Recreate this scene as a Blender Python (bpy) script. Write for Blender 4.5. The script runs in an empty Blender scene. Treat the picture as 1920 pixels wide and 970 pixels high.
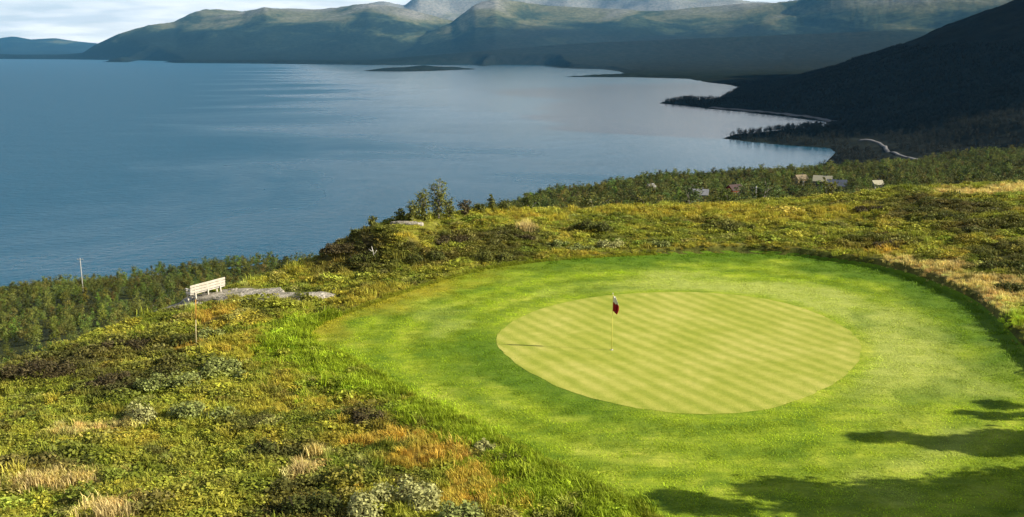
import bpy, bmesh, math, random
import numpy as np

random.seed(11)
rng = np.random.default_rng(11)
R = math.radians
scene = bpy.context.scene
C = scene.collection

# ------------------------------------------------------------------ camera
CAM_Z = 11.0
PITCH = R(11.8)
FPX = 1867.0                      # focal length in pixels of the 1920 wide photograph
cam_d = bpy.data.cameras.new("camera")
cam = bpy.data.objects.new("camera", cam_d)
C.objects.link(cam)
cam.location = (0, 0, CAM_Z)
cam.rotation_euler = (math.pi / 2 - PITCH, 0, 0)
cam_d.sensor_width = 36.0
cam_d.lens = 36.0 * FPX / 1920.0
cam_d.clip_start = 0.5
cam_d.clip_end = 60000
scene.camera = cam

# ------------------------------------------------------------------ sky, sun, exposure
SUN_EL = R(27.0)
SUN_DIR = np.array([0.985, -0.17, 0.0]); SUN_DIR /= np.linalg.norm(SUN_DIR)
SUN_VEC = (SUN_DIR[0] * math.cos(SUN_EL), SUN_DIR[1] * math.cos(SUN_EL), math.sin(SUN_EL))
SUN_AZ = math.atan2(SUN_VEC[0], SUN_VEC[1])        # clockwise from +Y
world = bpy.data.worlds.new("World"); scene.world = world
world.use_nodes = True
wn, wl = world.node_tree.nodes, world.node_tree.links
wn.clear()
w_out = wn.new("ShaderNodeOutputWorld")
w_bg = wn.new("ShaderNodeBackground"); w_bg.inputs[1].default_value = 0.05
sky = wn.new("ShaderNodeTexSky"); sky.sky_type = 'NISHITA'; sky.sun_disc = False
sky.sun_elevation = SUN_EL; sky.sun_rotation = SUN_AZ
sky.altitude = 450; sky.air_density = 1.0; sky.dust_density = 0.6; sky.ozone_density = 1.6
w_tc = wn.new("ShaderNodeTexCoord")
w_sep = wn.new("ShaderNodeSeparateXYZ"); wl.new(w_tc.outputs['Generated'], w_sep.inputs[0])
w_z = wn.new("ShaderNodeMath"); w_z.operation = 'MAXIMUM'; w_z.inputs[1].default_value = 0.0
wl.new(w_sep.outputs[2], w_z.inputs[0])
w_za = wn.new("ShaderNodeMath"); w_za.operation = 'ADD'; w_za.inputs[1].default_value = 0.10
wl.new(w_z.outputs[0], w_za.inputs[0])
w_dx = wn.new("ShaderNodeMath"); w_dx.operation = 'DIVIDE'
w_dy = wn.new("ShaderNodeMath"); w_dy.operation = 'DIVIDE'
wl.new(w_sep.outputs[0], w_dx.inputs[0]); wl.new(w_za.outputs[0], w_dx.inputs[1])
wl.new(w_sep.outputs[1], w_dy.inputs[0]); wl.new(w_za.outputs[0], w_dy.inputs[1])
w_cmb = wn.new("ShaderNodeCombineXYZ"); w_cmb.inputs[2].default_value = 19.8
wl.new(w_dx.outputs[0], w_cmb.inputs[0]); wl.new(w_dy.outputs[0], w_cmb.inputs[1])
w_n = wn.new("ShaderNodeTexNoise"); w_n.inputs['Scale'].default_value = 0.75
w_n.inputs['Detail'].default_value = 8; w_n.inputs['Roughness'].default_value = 0.58
w_n.inputs['Distortion'].default_value = 0.5
wl.new(w_cmb.outputs[0], w_n.inputs['Vector'])
w_r = wn.new("ShaderNodeValToRGB")
w_r.color_ramp.elements[0].position = 0.50; w_r.color_ramp.elements[0].color = (0.0, 0.0, 0.0, 1)
w_r.color_ramp.elements[1].position = 0.76; w_r.color_ramp.elements[1].color = (1, 1, 1, 1)
wl.new(w_n.outputs[0], w_r.inputs[0])
# the nearer the horizon, the more cloud; cover also set to brighten the lake and deepen shadows
w_h = wn.new("ShaderNodeMapRange"); w_h.inputs[1].default_value = 0.08; w_h.inputs[2].default_value = 0.23
w_h.inputs[3].default_value = 0.88; w_h.inputs[4].default_value = 0.0
wl.new(w_z.outputs[0], w_h.inputs[0])
w_mx = wn.new("ShaderNodeMath"); w_mx.operation = 'ADD'; w_mx.use_clamp = True
wl.new(w_r.outputs[0], w_mx.inputs[0]); wl.new(w_h.outputs[0], w_mx.inputs[1])
w_n2 = wn.new("ShaderNodeTexNoise"); w_n2.inputs['Scale'].default_value = 1.7
w_n2.inputs['Detail'].default_value = 5
wl.new(w_cmb.outputs[0], w_n2.inputs['Vector'])
w_cc = wn.new("ShaderNodeValToRGB")
w_cc.color_ramp.elements[0].position = 0.36; w_cc.color_ramp.elements[0].color = (10.4, 10.5, 10.3, 1)
w_cc.color_ramp.elements[1].position = 0.60; w_cc.color_ramp.elements[1].color = (15.6, 14.8, 13.6, 1)
wl.new(w_n2.outputs[0], w_cc.inputs[0])
w_mix = wn.new("ShaderNodeMix"); w_mix.data_type = 'RGBA'
wl.new(w_mx.outputs[0], w_mix.inputs[0]); wl.new(sky.outputs[0], w_mix.inputs[6]); wl.new(w_cc.outputs[0], w_mix.inputs[7])
wl.new(w_mix.outputs[2], w_bg.inputs[0]); wl.new(w_bg.outputs[0], w_out.inputs[0])

sun_d = bpy.data.lights.new("sun", 'SUN'); sun_d.energy = 5.0; sun_d.angle = R(0.53)
sun_d.color = (1.0, 0.93, 0.80)
sun = bpy.data.objects.new("sun", sun_d); C.objects.link(sun)
sun.location = (60, -10, 60)
sun.rotation_euler = (math.pi / 2 - SUN_EL, 0, math.atan2(SUN_VEC[0], -SUN_VEC[1]))
scene.view_settings.view_transform = 'Standard'
scene.view_settings.look = 'None'
scene.view_settings.exposure = 0.97
scene.view_settings.gamma = 1.0
scene.view_settings.use_curve_mapping = False
scene.render.engine = 'CYCLES'
scene.cycles.use_denoising = True
scene.cycles.max_bounces = 6
scene.cycles.diffuse_bounces = 3
scene.cycles.glossy_bounces = 2
scene.cycles.transmission_bounces = 3
scene.cycles.volume_bounces = 0
scene.cycles.transparent_max_bounces = 4

# ------------------------------------------------------------------ numeric helpers
def smooth(a, b, x):
    t = np.clip((x - a) / (b - a), 0, 1)
    return t * t * (3 - 2 * t)

_perm = rng.permutation(4096)
_grad = rng.uniform(0, 2 * math.pi, 4096)
def pnoise(x, y):
    xi = np.floor(x).astype(np.int64); yi = np.floor(y).astype(np.int64)
    xf = x - xi; yf = y - yi
    u = xf * xf * xf * (xf * (xf * 6 - 15) + 10); v = yf * yf * yf * (yf * (yf * 6 - 15) + 10)
    def g(ix, iy, fx, fy):
        h = _grad[_perm[(_perm[ix & 4095] + iy) & 4095]]
        return np.cos(h) * fx + np.sin(h) * fy
    a = g(xi, yi, xf, yf); b = g(xi + 1, yi, xf - 1, yf)
    c = g(xi, yi + 1, xf, yf - 1); d = g(xi + 1, yi + 1, xf - 1, yf - 1)
    return (a + (b - a) * u) * (1 - v) + (c + (d - c) * u) * v
def fbm(x, y, s, octv=4, gain=0.5, ox=0.0):
    x = np.asarray(x, float) / s + 37.3 + ox; y = np.asarray(y, float) / s + 91.7 - ox
    out = 0; amp = 1.0
    for _ in range(octv):
        out = out + amp * pnoise(x, y); x = x * 2.03 + 11.1; y = y * 2.03 + 7.7; amp *= gain
    return out * 1.4

def ray(px, py):
    x = (px - 960) / FPX; y = (485 - py) / FPX
    cp, sp = math.cos(PITCH), math.sin(PITCH)
    return np.array([x, cp + y * sp, -sp + y * cp])
def on_plane(px, py, z):
    d = ray(px, py); t = (z - CAM_Z) / d[2]
    return np.array([d[0] * t, d[1] * t, z])
def catmull(pts, n, closed=True):
    pts = np.array(pts, float); m = len(pts); out = []
    rngi = range(m) if closed else range(m - 1)
    for i in rngi:
        if closed: p0, p1, p2, p3 = pts[i - 1], pts[i], pts[(i + 1) % m], pts[(i + 2) % m]
        else: p0, p1, p2, p3 = pts[max(i - 1, 0)], pts[i], pts[i + 1], pts[min(i + 2, m - 1)]
        for k in range(n):
            t = k / n
            out.append(0.5 * ((2 * p1) + (-p0 + p2) * t + (2 * p0 - 5 * p1 + 4 * p2 - p3) * t * t + (-p0 + 3 * p1 - 3 * p2 + p3) * t ** 3))
    return np.array(out)
def sdf(x, y, poly):
    """signed distance to a closed polygon, negative inside"""
    x = np.asarray(x, float); y = np.asarray(y, float)
    best = np.full(x.shape, 1e18); inside = np.zeros(x.shape, bool)
    n = len(poly)
    for i in range(n):
        ax, ay = poly[i][0], poly[i][1]; bx, by = poly[(i + 1) % n][0], poly[(i + 1) % n][1]
        ex, ey = bx - ax, by - ay
        L = ex * ex + ey * ey + 1e-12
        t = np.clip(((x - ax) * ex + (y - ay) * ey) / L, 0, 1)
        dx = x - ax - ex * t; dy = y - ay - ey * t
        best = np.minimum(best, dx * dx + dy * dy)
        c = (ay > y) != (by > y)
        xin = (bx - ax) * (y - ay) / ((by - ay) + (1e-12 if by == ay else 0)) + ax
        inside ^= c & (x < xin)
    d = np.sqrt(best)
    return np.where(inside, -d, d)

# ------------------------------------------------------------------ plan of the plateau
GREEN_PX = [(930, 640), (948, 613), (988, 590), (1050, 570), (1130, 556), (1220, 549), (1310, 549), (1400, 556), (1480, 571),
            (1550, 596), (1597, 625), (1615, 653), (1605, 685), (1570, 715), (1520, 742), (1450, 765), (1370, 776), (1290, 776),
            (1200, 767), (1120, 750), (1050, 727), (990, 698), (950, 668)]
LAWN_PX = [(575, 630), (600, 606), (665, 582), (760, 548), (880, 512), (1000, 492), (1150, 481), (1300, 476), (1450, 477), (1560, 490),
           (1650, 504), (1740, 531), (1820, 567), (1872, 612), (1915, 660), (1975, 735), (2060, 850), (2180, 1010), (2000, 1180),
           (1550, 1180), (1340, 1050), (1225, 972), (1100, 905), (1000, 856), (880, 796), (760, 738), (690, 695), (640, 666), (600, 650)]

# rim of the plateau: pixel of its skyline in the photograph and height there
RIM = [(-420, 830, -1.0), (-200, 765, -1.0), (0, 697, -0.9), (150, 645, -0.8), (300, 590, -0.6), (420, 549, -0.5), (520, 514, -0.3), (585, 494, -0.1),
       (640, 452, 0.9), (690, 428, 1.6), (740, 417, 1.8), (830, 410, 1.7), (900, 398, 1.5), (1000, 392, 1.2), (1100, 389, 1.0), (1250, 385, 0.9),
       (1400, 379, 1.0), (1500, 373, 1.1), (1600, 363, 1.4), (1700, 352, 1.8), (1800, 347, 2.0), (1920, 347, 2.2), (2150, 347, 2.6)]
RIM = [(a, b + float(np.interp(a, [500, 600, 900, 1000], [3, 2, 2, 6])), c) for a, b, c in RIM]
rim_xyz = np.array([on_plane(a, b, c) for a, b, c in RIM])
rim_az = np.degrees(np.arctan2(rim_xyz[:, 0], rim_xyz[:, 1])); rim_d = np.hypot(rim_xyz[:, 0], rim_xyz[:, 1])
EDGE_PX = [(-420, 545), (0, 530), (590, 470), (900, 388), (1000, 366), (1100, 347), (1200, 331), (1300, 324), (1500, 315), (1720, 301), (1920, 276), (2150, 250)]
e_az, e_d = [], []
for a, b in EDGE_PX:
    d = ray(a, b); e_az.append(math.degrees(math.atan2(d[0], d[1]))); e_d.append(75.0 * math.hypot(d[0], d[1]) / -d[2])
def rim_dist(az):
    return np.interp(az, np.r_[-180, -60, rim_az, 60, 180], np.r_[26, 26, rim_d, 95, 95])
def wood_end(az):
    return np.interp(az, np.r_[-180, -60, e_az, 60, 180], np.r_[300, 300, e_d, 900, 900])

CP = [on_plane(a, b, c) for a, b, c in RIM]
for a, b, c in [(1272, 655, 0), (930, 640, 0), (1615, 650, 0.06), (1290, 548, 0.12), (1320, 777, -0.02), (1450, 700, 0.04), (1100, 700, 0),
                (700, 640, -0.12), (560, 620, -0.2), (820, 560, -0.02), (1000, 500, 0.25), (1300, 480, 0.36), (1560, 492, 0.42), (1740, 532, 0.4),
                (1870, 615, 0.3), (1900, 760, 0.1), (1900, 950, 0.0), (1400, 900, -0.05), (900, 800, -0.12), (700, 760, -0.1), (700, 940, 0.0),
                (400, 900, -0.2), (100, 940, -0.3), (100, 800, -0.5), (350, 720, -0.35), (500, 700, -0.2), (450, 600, -0.3), (560, 560, -0.25),
                (700, 520, 0.1), (800, 470, 0.7), (900, 480, 0.5), (700, 470, 0.7), (760, 440, 1.5), (1000, 440, 0.9), (1150, 450, 0.6),
                (1400, 420, 0.9), (1650, 430, 1.2), (1850, 450, 1.5), (1850, 400, 1.9), (2100, 600, 0.8)]:
    CP.append(on_plane(a, b, c))
CP += [np.array(p, float) for p in [(0, 14, 0), (0, 0, -0.3), (-18, 12, -0.6), (18, 10, 0.3), (0, -60, -0.5), (60, 20, 1.2), (60, -40, 1.0), (-50, -30, -2), (45, 45, 1.4)]]
CP = np.array(CP)
def _tps_u(r2):
    return r2 * np.log(np.maximum(r2, 1e-9))
def _tps_fit(P, lam=0.4):
    n = len(P); xy = P[:, :2]
    K = _tps_u(((xy[:, None] - xy[None]) ** 2).sum(-1)) + lam * np.eye(n)
    Q = np.c_[np.ones(n), xy]
    A = np.block([[K, Q], [Q.T, np.zeros((3, 3))]])
    return np.linalg.solve(A, np.r_[P[:, 2], 0, 0, 0])
_tw = _tps_fit(CP)
def tps(x, y):
    out = _tw[-3] + _tw[-2] * x + _tw[-1] * y
    for i in range(len(CP)):
        out = out + _tw[i] * _tps_u((x - CP[i, 0]) ** 2 + (y - CP[i, 1]) ** 2)
    return out

def on_base(px, py):
    d = ray(px, py); t = (0 - CAM_Z) / d[2]
    for _ in range(25): t = (float(tps(d[0] * t, d[1] * t)) - CAM_Z) / d[2] * 0.6 + t * 0.4
    return np.array([d[0] * t, d[1] * t])
GREEN = catmull([on_base(a, b) for a, b in GREEN_PX], 10)
GREEN = GREEN + np.c_[fbm(GREEN[:, 0], GREEN[:, 1], 0.8, 3), fbm(GREEN[:, 0], GREEN[:, 1], 0.8, 3, ox=4)] * 0.06
LAWN = catmull([on_base(a, b) for a, b in LAWN_PX], 5)
GC = GREEN.mean(0)
LAKE_Z = -99.0
G_U = np.array([0, .12, .35, .7, 1.0, 1.12, 1.3, 1.6]); G_V = np.array([0, .235, .54, .80, 1.0, 1.2, 1.48, 1.7])
def ground(x, y, micro=True, lawn_drop=False):
    x = np.asarray(x, float); y = np.asarray(y, float)
    r = np.hypot(x, y) + 1e-6; az = np.degrees(np.arctan2(x, y))
    d0 = rim_dist(az); de = wood_end(az)
    k = np.minimum(1, d0 / r)
    base = tps(x * k, y * k)
    t = np.maximum(r - d0, 0); w = 2.2
    t = np.sqrt(t * t + w * w) - w
    u = t / (de - d0)
    z = base * np.exp(-t / 60) - 69.0 * np.interp(u, G_U, G_V)
    far = smooth(4, 40, t)
    z = z + far * (fbm(x, y, 60, 3) * 2.6 + fbm(x, y, 14, 2, ox=5) * 0.5)
    sd = sdf(x, y, LAWN) if np.any(r < 120) else np.full(x.shape, 99.)
    th = np.degrees(np.arctan2(y - GC[1], x - GC[0]))
    lipw = smooth(-50, -10, th) * (1 - smooth(70, 105, th))
    lip = (0.04 + 0.32 * lipw) * smooth(0.02, 0.30, sd) * np.exp(-np.maximum(sd, 0) / 9.0)
    z = z + lip * (1 - far)
    if micro:
        hm = smooth(0.1, 1.8, sd) * (1 - far)
        z = z + hm * (fbm(x, y, 3.2, 3, ox=2) * 0.20 + fbm(x, y, 0.9, 2, ox=9) * 0.045)
    if lawn_drop:
        z = z - 0.07 * (1 - smooth(-0.5, -0.12, sd))
    return z
def gp(px, py, fn=None, t0=8.0, t1=1200.0):
    """the spot on the ground that the photograph shows at a pixel"""
    fn = fn or ground
    d = ray(px, py); t = np.geomspace(t0, t1, 1500)
    P = d[None] * t[:, None]; P[:, 2] += CAM_Z
    below = P[:, 2] < fn(P[:, 0], P[:, 1])
    i = int(np.argmax(below)) if below.any() else len(t) - 1
    ta = np.linspace(t[max(i - 1, 0)], t[i], 60)
    P = d[None] * ta[:, None]; P[:, 2] += CAM_Z
    zz = fn(P[:, 0], P[:, 1]); b2 = P[:, 2] < zz
    j = int(np.argmax(b2)) if b2.any() else 59
    return np.array([P[j, 0], P[j, 1], zz[j]])
def g1(x, y):
    return float(ground(np.array([x]), np.array([y]))[0])

# ------------------------------------------------------------------ materials
def new_mat(name):
    m = bpy.data.materials.new(name); m.use_nodes = True
    nt = m.node_tree
    b = nt.nodes['Principled BSDF']
    b.inputs['Roughness'].default_value = 0.85
    b.inputs['Specular IOR Level'].default_value = 0.15
    return m, nt.nodes, nt.links, b
def nz(n, l, scale, detail=4, rough=0.55, vec=None, dist=0.0):
    t = n.new("ShaderNodeTexNoise"); t.inputs['Scale'].default_value = scale; t.inputs['Detail'].default_value = detail
    t.inputs['Roughness'].default_value = rough; t.inputs['Distortion'].default_value = dist
    if vec is not None: l.new(vec, t.inputs['Vector'])
    return t.outputs[0]
def ramp(n, l, fac, stops):
    r = n.new("ShaderNodeValToRGB"); cr = r.color_ramp
    while len(cr.elements) < len(stops): cr.elements.new(0.5)
    for e, (p, c) in zip(cr.elements, stops):
        e.position = p; e.color = (*c, 1) if len(c) == 3 else c
    l.new(fac, r.inputs[0]); return r.outputs[0]
def mixc(n, l, fac, a, b, mode='MIX'):
    m = n.new("ShaderNodeMix"); m.data_type = 'RGBA'; m.blend_type = mode
    for s, v in ((0, fac), (6, a), (7, b)):
        if hasattr(v, 'is_linked'): l.new(v, m.inputs[s])
        elif s == 0: m.inputs[0].default_value = v
        else: m.inputs[s].default_value = (*v, 1)
    return m.outputs[2]
def mth(n, l, op, a, b=None, clamp=False):
    m = n.new("ShaderNodeMath"); m.operation = op; m.use_clamp = clamp
    for i, v in enumerate((a, b)):
        if v is None: continue
        if hasattr(v, 'is_linked'): l.new(v, m.inputs[i])
        else: m.inputs[i].default_value = v
    return m.outputs[0]
def pos(n):
    return n.new("ShaderNodeNewGeometry").outputs['Position']
def bump(n, l, b, h, strength, dist):
    k = n.new("ShaderNodeBump"); k.inputs['Strength'].default_value = strength; k.inputs['Distance'].default_value = dist
    l.new(h, k.inputs['Height']); l.new(k.outputs[0], b.inputs['Normal'])
def attr(n, name, kind='GEOMETRY'):
    a = n.new("ShaderNodeAttribute"); a.attribute_name = name; a.attribute_type = kind
    return a

def simple_mat(name, col, var=0.25, scale=8.0, rough=0.8, bmp=0.0):
    m, n, l, b = new_mat(name)
    f = nz(n, l, scale, 5, 0.6, n.new("ShaderNodeTexCoord").outputs['Object'])
    c = ramp(n, l, f, [(0.3, tuple(v * (1 - var) for v in col)), (0.7, tuple(v * (1 + var) for v in col))])
    l.new(c, b.inputs['Base Color']); b.inputs['Roughness'].default_value = rough
    if bmp: bump(n, l, b, f, 0.5, bmp)
    return m

def leaf_mat(name, inst=True, col=(0.1, 0.12, 0.03), trans=0.25):
    """foliage: colour of the plant (per plant attribute or fixed) with leaf to leaf variation"""
    m, n, l, b = new_mat(name)
    if inst:
        base = attr(n, 'tint', 'INSTANCER').outputs['Color']
    else:
        rgb = n.new("ShaderNodeRGB"); rgb.outputs[0].default_value = (*col, 1); base = rgb.outputs[0]
    lv = attr(n, 'leaf').outputs['Fac']
    k = mth(n, l, 'ADD', mth(n, l, 'MULTIPLY', lv, 0.75), 0.6)
    vm = n.new("ShaderNodeVectorMath"); vm.operation = 'SCALE'
    l.new(base, vm.inputs[0]); l.new(k, vm.inputs['Scale'])
    l.new(vm.outputs[0], b.inputs['Base Color'])
    b.inputs['Roughness'].default_value = 0.6; b.inputs['Specular IOR Level'].default_value = 0.12
    if trans:
        tr = n.new("ShaderNodeBsdfTranslucent"); l.new(vm.outputs[0], tr.inputs[0])
        mx = n.new("ShaderNodeMixShader"); mx.inputs[0].default_value = trans
        l.new(b.outputs[0], mx.inputs[1]); l.new(tr.outputs[0], mx.inputs[2])
        l.new(mx.outputs[0], n['Material Output'].inputs[0])
    return m

# ------------------------------------------------------------------ object helpers
def link(o, parent=None):
    C.objects.link(o)
    if parent is not None: o.parent = parent
    return o
def np_mesh(name, V, F, mat=None, smooth_sh=False, leaf=None):
    me = bpy.data.meshes.new(name)
    V = np.asarray(V, np.float32); F = np.asarray(F, np.int32)
    me.vertices.add(len(V)); me.vertices.foreach_set('co', V.ravel())
    k = F.shape[1]
    me.loops.add(F.size); me.loops.foreach_set('vertex_index', F.ravel())
    me.polygons.add(len(F)); me.polygons.foreach_set('loop_start', np.arange(0, F.size, k, dtype=np.int32))
    me.polygons.foreach_set('loop_total', np.full(len(F), k, np.int32))
    if smooth_sh: me.polygons.foreach_set('use_smooth', np.ones(len(F), bool))
    me.update(calc_edges=True)
    if leaf is not None:
        a = me.attributes.new('leaf', 'FLOAT', 'FACE'); a.data.foreach_set('value', np.asarray(leaf, np.float32))
    if mat: me.materials.append(mat)
    return me
def vcol(me, name, cols):
    a = me.attributes.new(name, 'FLOAT_COLOR', 'POINT')
    a.data.foreach_set('color', np.c_[cols, np.ones(len(cols))].astype(np.float32).ravel())
def vflt(me, name, v):
    a = me.attributes.new(name, 'FLOAT', 'POINT'); a.data.foreach_set('value', np.asarray(v, np.float32))
def obj(name, me, parent=None, loc=None):
    o = link(bpy.data.objects.new(name, me), parent)
    if loc is not None: o.location = loc
    return o
def tag(o, label=None, cat=None, group=None, kind=None):
    if label: o['label'] = label
    if cat: o['category'] = cat
    if group: o['group'] = group
    if kind: o['kind'] = kind
    return o
def thing(name, label, cat, loc, rz=0.0, group=None):
    o = link(bpy.data.objects.new(name, None)); o.empty_display_size = 0.3
    o.location = loc; o.rotation_euler = (0, 0, rz)
    return tag(o, label, cat, group)
class MB:
    """collects boxes and tubes into one mesh"""
    def __init__(s): s.bm = bmesh.new()
    def box(s, c, size, rot=None, bev=0.0):
        from mathutils import Matrix, Euler
        M = Matrix.Translation(c) @ (Euler(rot).to_matrix().to_4x4() if rot else Matrix.Identity(4)) @ Matrix.Diagonal((*size, 1))
        r = bmesh.ops.create_cube(s.bm, size=1.0, matrix=M)
        if bev:
            es = list({e for v in r['verts'] for e in v.link_edges})
            bmesh.ops.bevel(s.bm, geom=es, offset=bev, segments=1, affect='EDGES')
        return s
    def tube(s, pts, rad, seg=6, cap=True):
        from mathutils import Vector
        pts = [Vector(p) for p in pts]; rings = []
        for i, p in enumerate(pts):
            d = (pts[min(i + 1, len(pts) - 1)] - pts[max(i - 1, 0)]).normalized()
            a = d.cross(Vector((0.31, 0.95, 0.07))).normalized()
            if a.length < 0.1: a = Vector((1, 0, 0))
            b = d.cross(a)
            r = rad[i] if hasattr(rad, '__len__') else rad
            rings.append([s.bm.verts.new(p + (a * math.cos(2 * math.pi * k / seg) + b * math.sin(2 * math.pi * k / seg)) * r) for k in range(seg)])
        for i in range(len(rings) - 1):
            for k in range(seg):
                s.bm.faces.new((rings[i][k], rings[i][(k + 1) % seg], rings[i + 1][(k + 1) % seg], rings[i + 1][k]))
        if cap:
            s.bm.faces.new(rings[0][::-1]); s.bm.faces.new(rings[-1])
        return s
    def poly(s, vs, fs):
        v = [s.bm.verts.new(p) for p in vs]
        for f in fs: s.bm.faces.new([v[i] for i in f])
        return s
    def mesh(s, name, mat, sm=False):
        bmesh.ops.recalc_face_normals(s.bm, faces=s.bm.faces)
        me = bpy.data.meshes.new(name); s.bm.to_mesh(me); s.bm.free()
        if mat: me.materials.append(mat)
        if sm:
            for p in me.polygons: p.use_smooth = True
        return me
    def build(s, name, mat, parent=None, sm=False):
        return obj(name, s.mesh(name, mat, sm), parent)

def leaf_cloud(P, size, up=0.5, out=None, asp=1.6, rg=rng):
    """leaf-shaped quads at points P; returns verts, faces, leaf values"""
    n = len(P); sz = size * rg.uniform(0.6, 1.35, n)
    N = rg.normal(size=(n, 3)); N[:, 2] = np.abs(N[:, 2]) + up
    if out is not None: N += out * 0.9
    N /= np.linalg.norm(N, axis=1)[:, None]
    A = np.cross(N, rg.normal(size=(n, 3))); A /= np.linalg.norm(A, axis=1)[:, None] + 1e-9
    B = np.cross(N, A)
    a = A * (sz * asp * 0.5)[:, None]; b = B * (sz * 0.5)[:, None]; bend = N * (sz * 0.12)[:, None]
    V = np.stack([P - a - bend, P - b * 1.0, P + a - bend, P + b * 1.0], 1).reshape(-1, 3)
    F = np.arange(4 * n).reshape(-1, 4)
    return V, F, rg.uniform(0, 1, n)
def blade_cloud(n, rad, h, width, lean, rg=rng):
    """grass blades as bent narrow triangles pairs"""
    p = rg.normal(size=(n, 2)) * rad * 0.55
    th = rg.uniform(0, 2 * math.pi, n); ln = lean * rg.uniform(0.2, 1.0, n); hh = h * rg.uniform(0.5, 1.1, n)
    wd = width * rg.uniform(0.7, 1.3, n)
    d = np.c_[np.cos(th), np.sin(th)]; s = np.c_[-d[:, 1], d[:, 0]]
    z0 = np.zeros((n, 1)) - 0.02
    b0 = np.c_[p - s * wd[:, None], z0]; b1 = np.c_[p + s * wd[:, None], z0]
    m = p + d * (ln * 0.35 * hh)[:, None]; mz = (hh * 0.62)[:, None]
    m0 = np.c_[m - s * wd[:, None] * 0.75, mz]; m1 = np.c_[m + s * wd[:, None] * 0.75, mz]
    t = p + d * (ln * hh)[:, None]; tz = (hh * (1 - 0.25 * ln))[:, None]
    t0 = np.c_[t - s * wd[:, None] * 0.15, tz]; t1 = np.c_[t + s * wd[:, None] * 0.15, tz]
    V = np.stack([b0, b1, m1, m0, t1, t0], 1).reshape(-1, 3)
    k = np.arange(n)[:, None] * 6
    F = np.r_[k + np.array([0, 1, 2, 3]), k + np.array([3, 2, 4, 5])]
    lf = rg.uniform(0, 1, n)
    return V, F, np.r_[lf, lf]

def scatter(name, label, P, scl, tint, protos, cat=None, tilt=0.15, sub=None):
    """uncountable cover: instances of a few plants on many points, one object"""
    P = np.asarray(P, np.float32); n = len(P)
    me = bpy.data.meshes.new(name); me.vertices.add(n); me.vertices.foreach_set('co', P.ravel())
    a = me.attributes.new('scl', 'FLOAT_VECTOR', 'POINT')
    scl = np.asarray(scl, np.float32)
    if scl.ndim == 1: scl = np.c_[scl, scl, scl]
    a.data.foreach_set('vector', scl.astype(np.float32).ravel())
    a = me.attributes.new('rot', 'FLOAT_VECTOR', 'POINT')
    a.data.foreach_set('vector', np.c_[rng.normal(0, tilt, n), rng.normal(0, tilt, n), rng.uniform(0, 6.283, n)].astype(np.float32).ravel())
    a = me.attributes.new('pick', 'INT', 'POINT'); a.data.foreach_set('value', rng.integers(0, len(protos), n).astype(np.int32))
    vcol(me, 'tint', tint)
    o = link(bpy.data.objects.new(name, me))
    ng = bpy.data.node_groups.new(name, 'GeometryNodeTree')
    ng.interface.new_socket('Geometry', in_out='INPUT', socket_type='NodeSocketGeometry')
    ng.interface.new_socket('Geometry', in_out='OUTPUT', socket_type='NodeSocketGeometry')
    N, L = ng.nodes, ng.links
    gi = N.new('NodeGroupInput'); go = N.new('NodeGroupOutput')
    jn = N.new('GeometryNodeJoinGeometry')
    def named(nm, typ):
        q = N.new('GeometryNodeInputNamedAttribute'); q.data_type = typ; q.inputs[0].default_value = nm; return q.outputs[0]
    rot, sc, pk = named('rot', 'FLOAT_VECTOR'), named('scl', 'FLOAT_VECTOR'), named('pick', 'INT')
    for i, p in enumerate(protos):
        oi = N.new('GeometryNodeObjectInfo'); oi.inputs['Object'].default_value = p; oi.inputs['As Instance'].default_value = True
        cmpn = N.new('FunctionNodeCompare'); cmpn.data_type = 'INT'; cmpn.operation = 'EQUAL'
        L.new(pk, cmpn.inputs[2]); cmpn.inputs[3].default_value = i
        ip = N.new('GeometryNodeInstanceOnPoints')
        L.new(gi.outputs[0], ip.inputs['Points']); L.new(cmpn.outputs[0], ip.inputs['Selection'])
        L.new(oi.outputs['Geometry'], ip.inputs['Instance']); L.new(rot, ip.inputs['Rotation']); L.new(sc, ip.inputs['Scale'])
        L.new(ip.outputs[0], jn.inputs[0])
    L.new(jn.outputs[0], go.inputs[0])
    md = o.modifiers.new('scatter', 'NODES'); md.node_group = ng
    tag(o, label, cat, None, 'stuff')
    return o
def proto(name, me):
    return bpy.data.objects.new(name, me)          # only instanced, never linked to the scene itself

# ================================================================== THE LARGE STRUCTURE
# ------------------------------------------------------------------ colours of the plateau
def blob(px, py, rx, ry, x, y, hard=1.0):
    """soft patch round the spot shown at a pixel, given with its size in pixels; returns 0..1"""
    key = (px, py)
    if key not in _blob_c: _blob_c[key] = gp(px, py)
    c = _blob_c[key]; d = math.hypot(c[0], c[1])
    sx = rx * math.hypot(d, CAM_Z) / FPX
    sy = ry * (d * d + CAM_Z ** 2) / (FPX * CAM_Z)
    q = np.sqrt(((x - c[0]) / sx) ** 2 + ((y - c[1]) / sy) ** 2) + fbm(x, y, max(0.5, min(sx, sy) * 0.8), 3, ox=3) * 0.45
    return 1 - smooth(1 - 0.4 * hard, 1 + 0.4 * hard, q)
_blob_c = {}
MOSS = np.array([0.172, 0.174, 0.020]); OLIVE = np.array([0.10, 0.115, 0.012]); BROWN = np.array([0.035, 0.024, 0.012])
STRAW = np.array([0.46, 0.34, 0.12]); ORANGE = np.array([0.33, 0.205, 0.030]); LUSH = np.array([0.205, 0.262, 0.014])
GOLD = np.array([0.24, 0.195, 0.022]); PALE = np.array([0.27, 0.25, 0.075])
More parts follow.
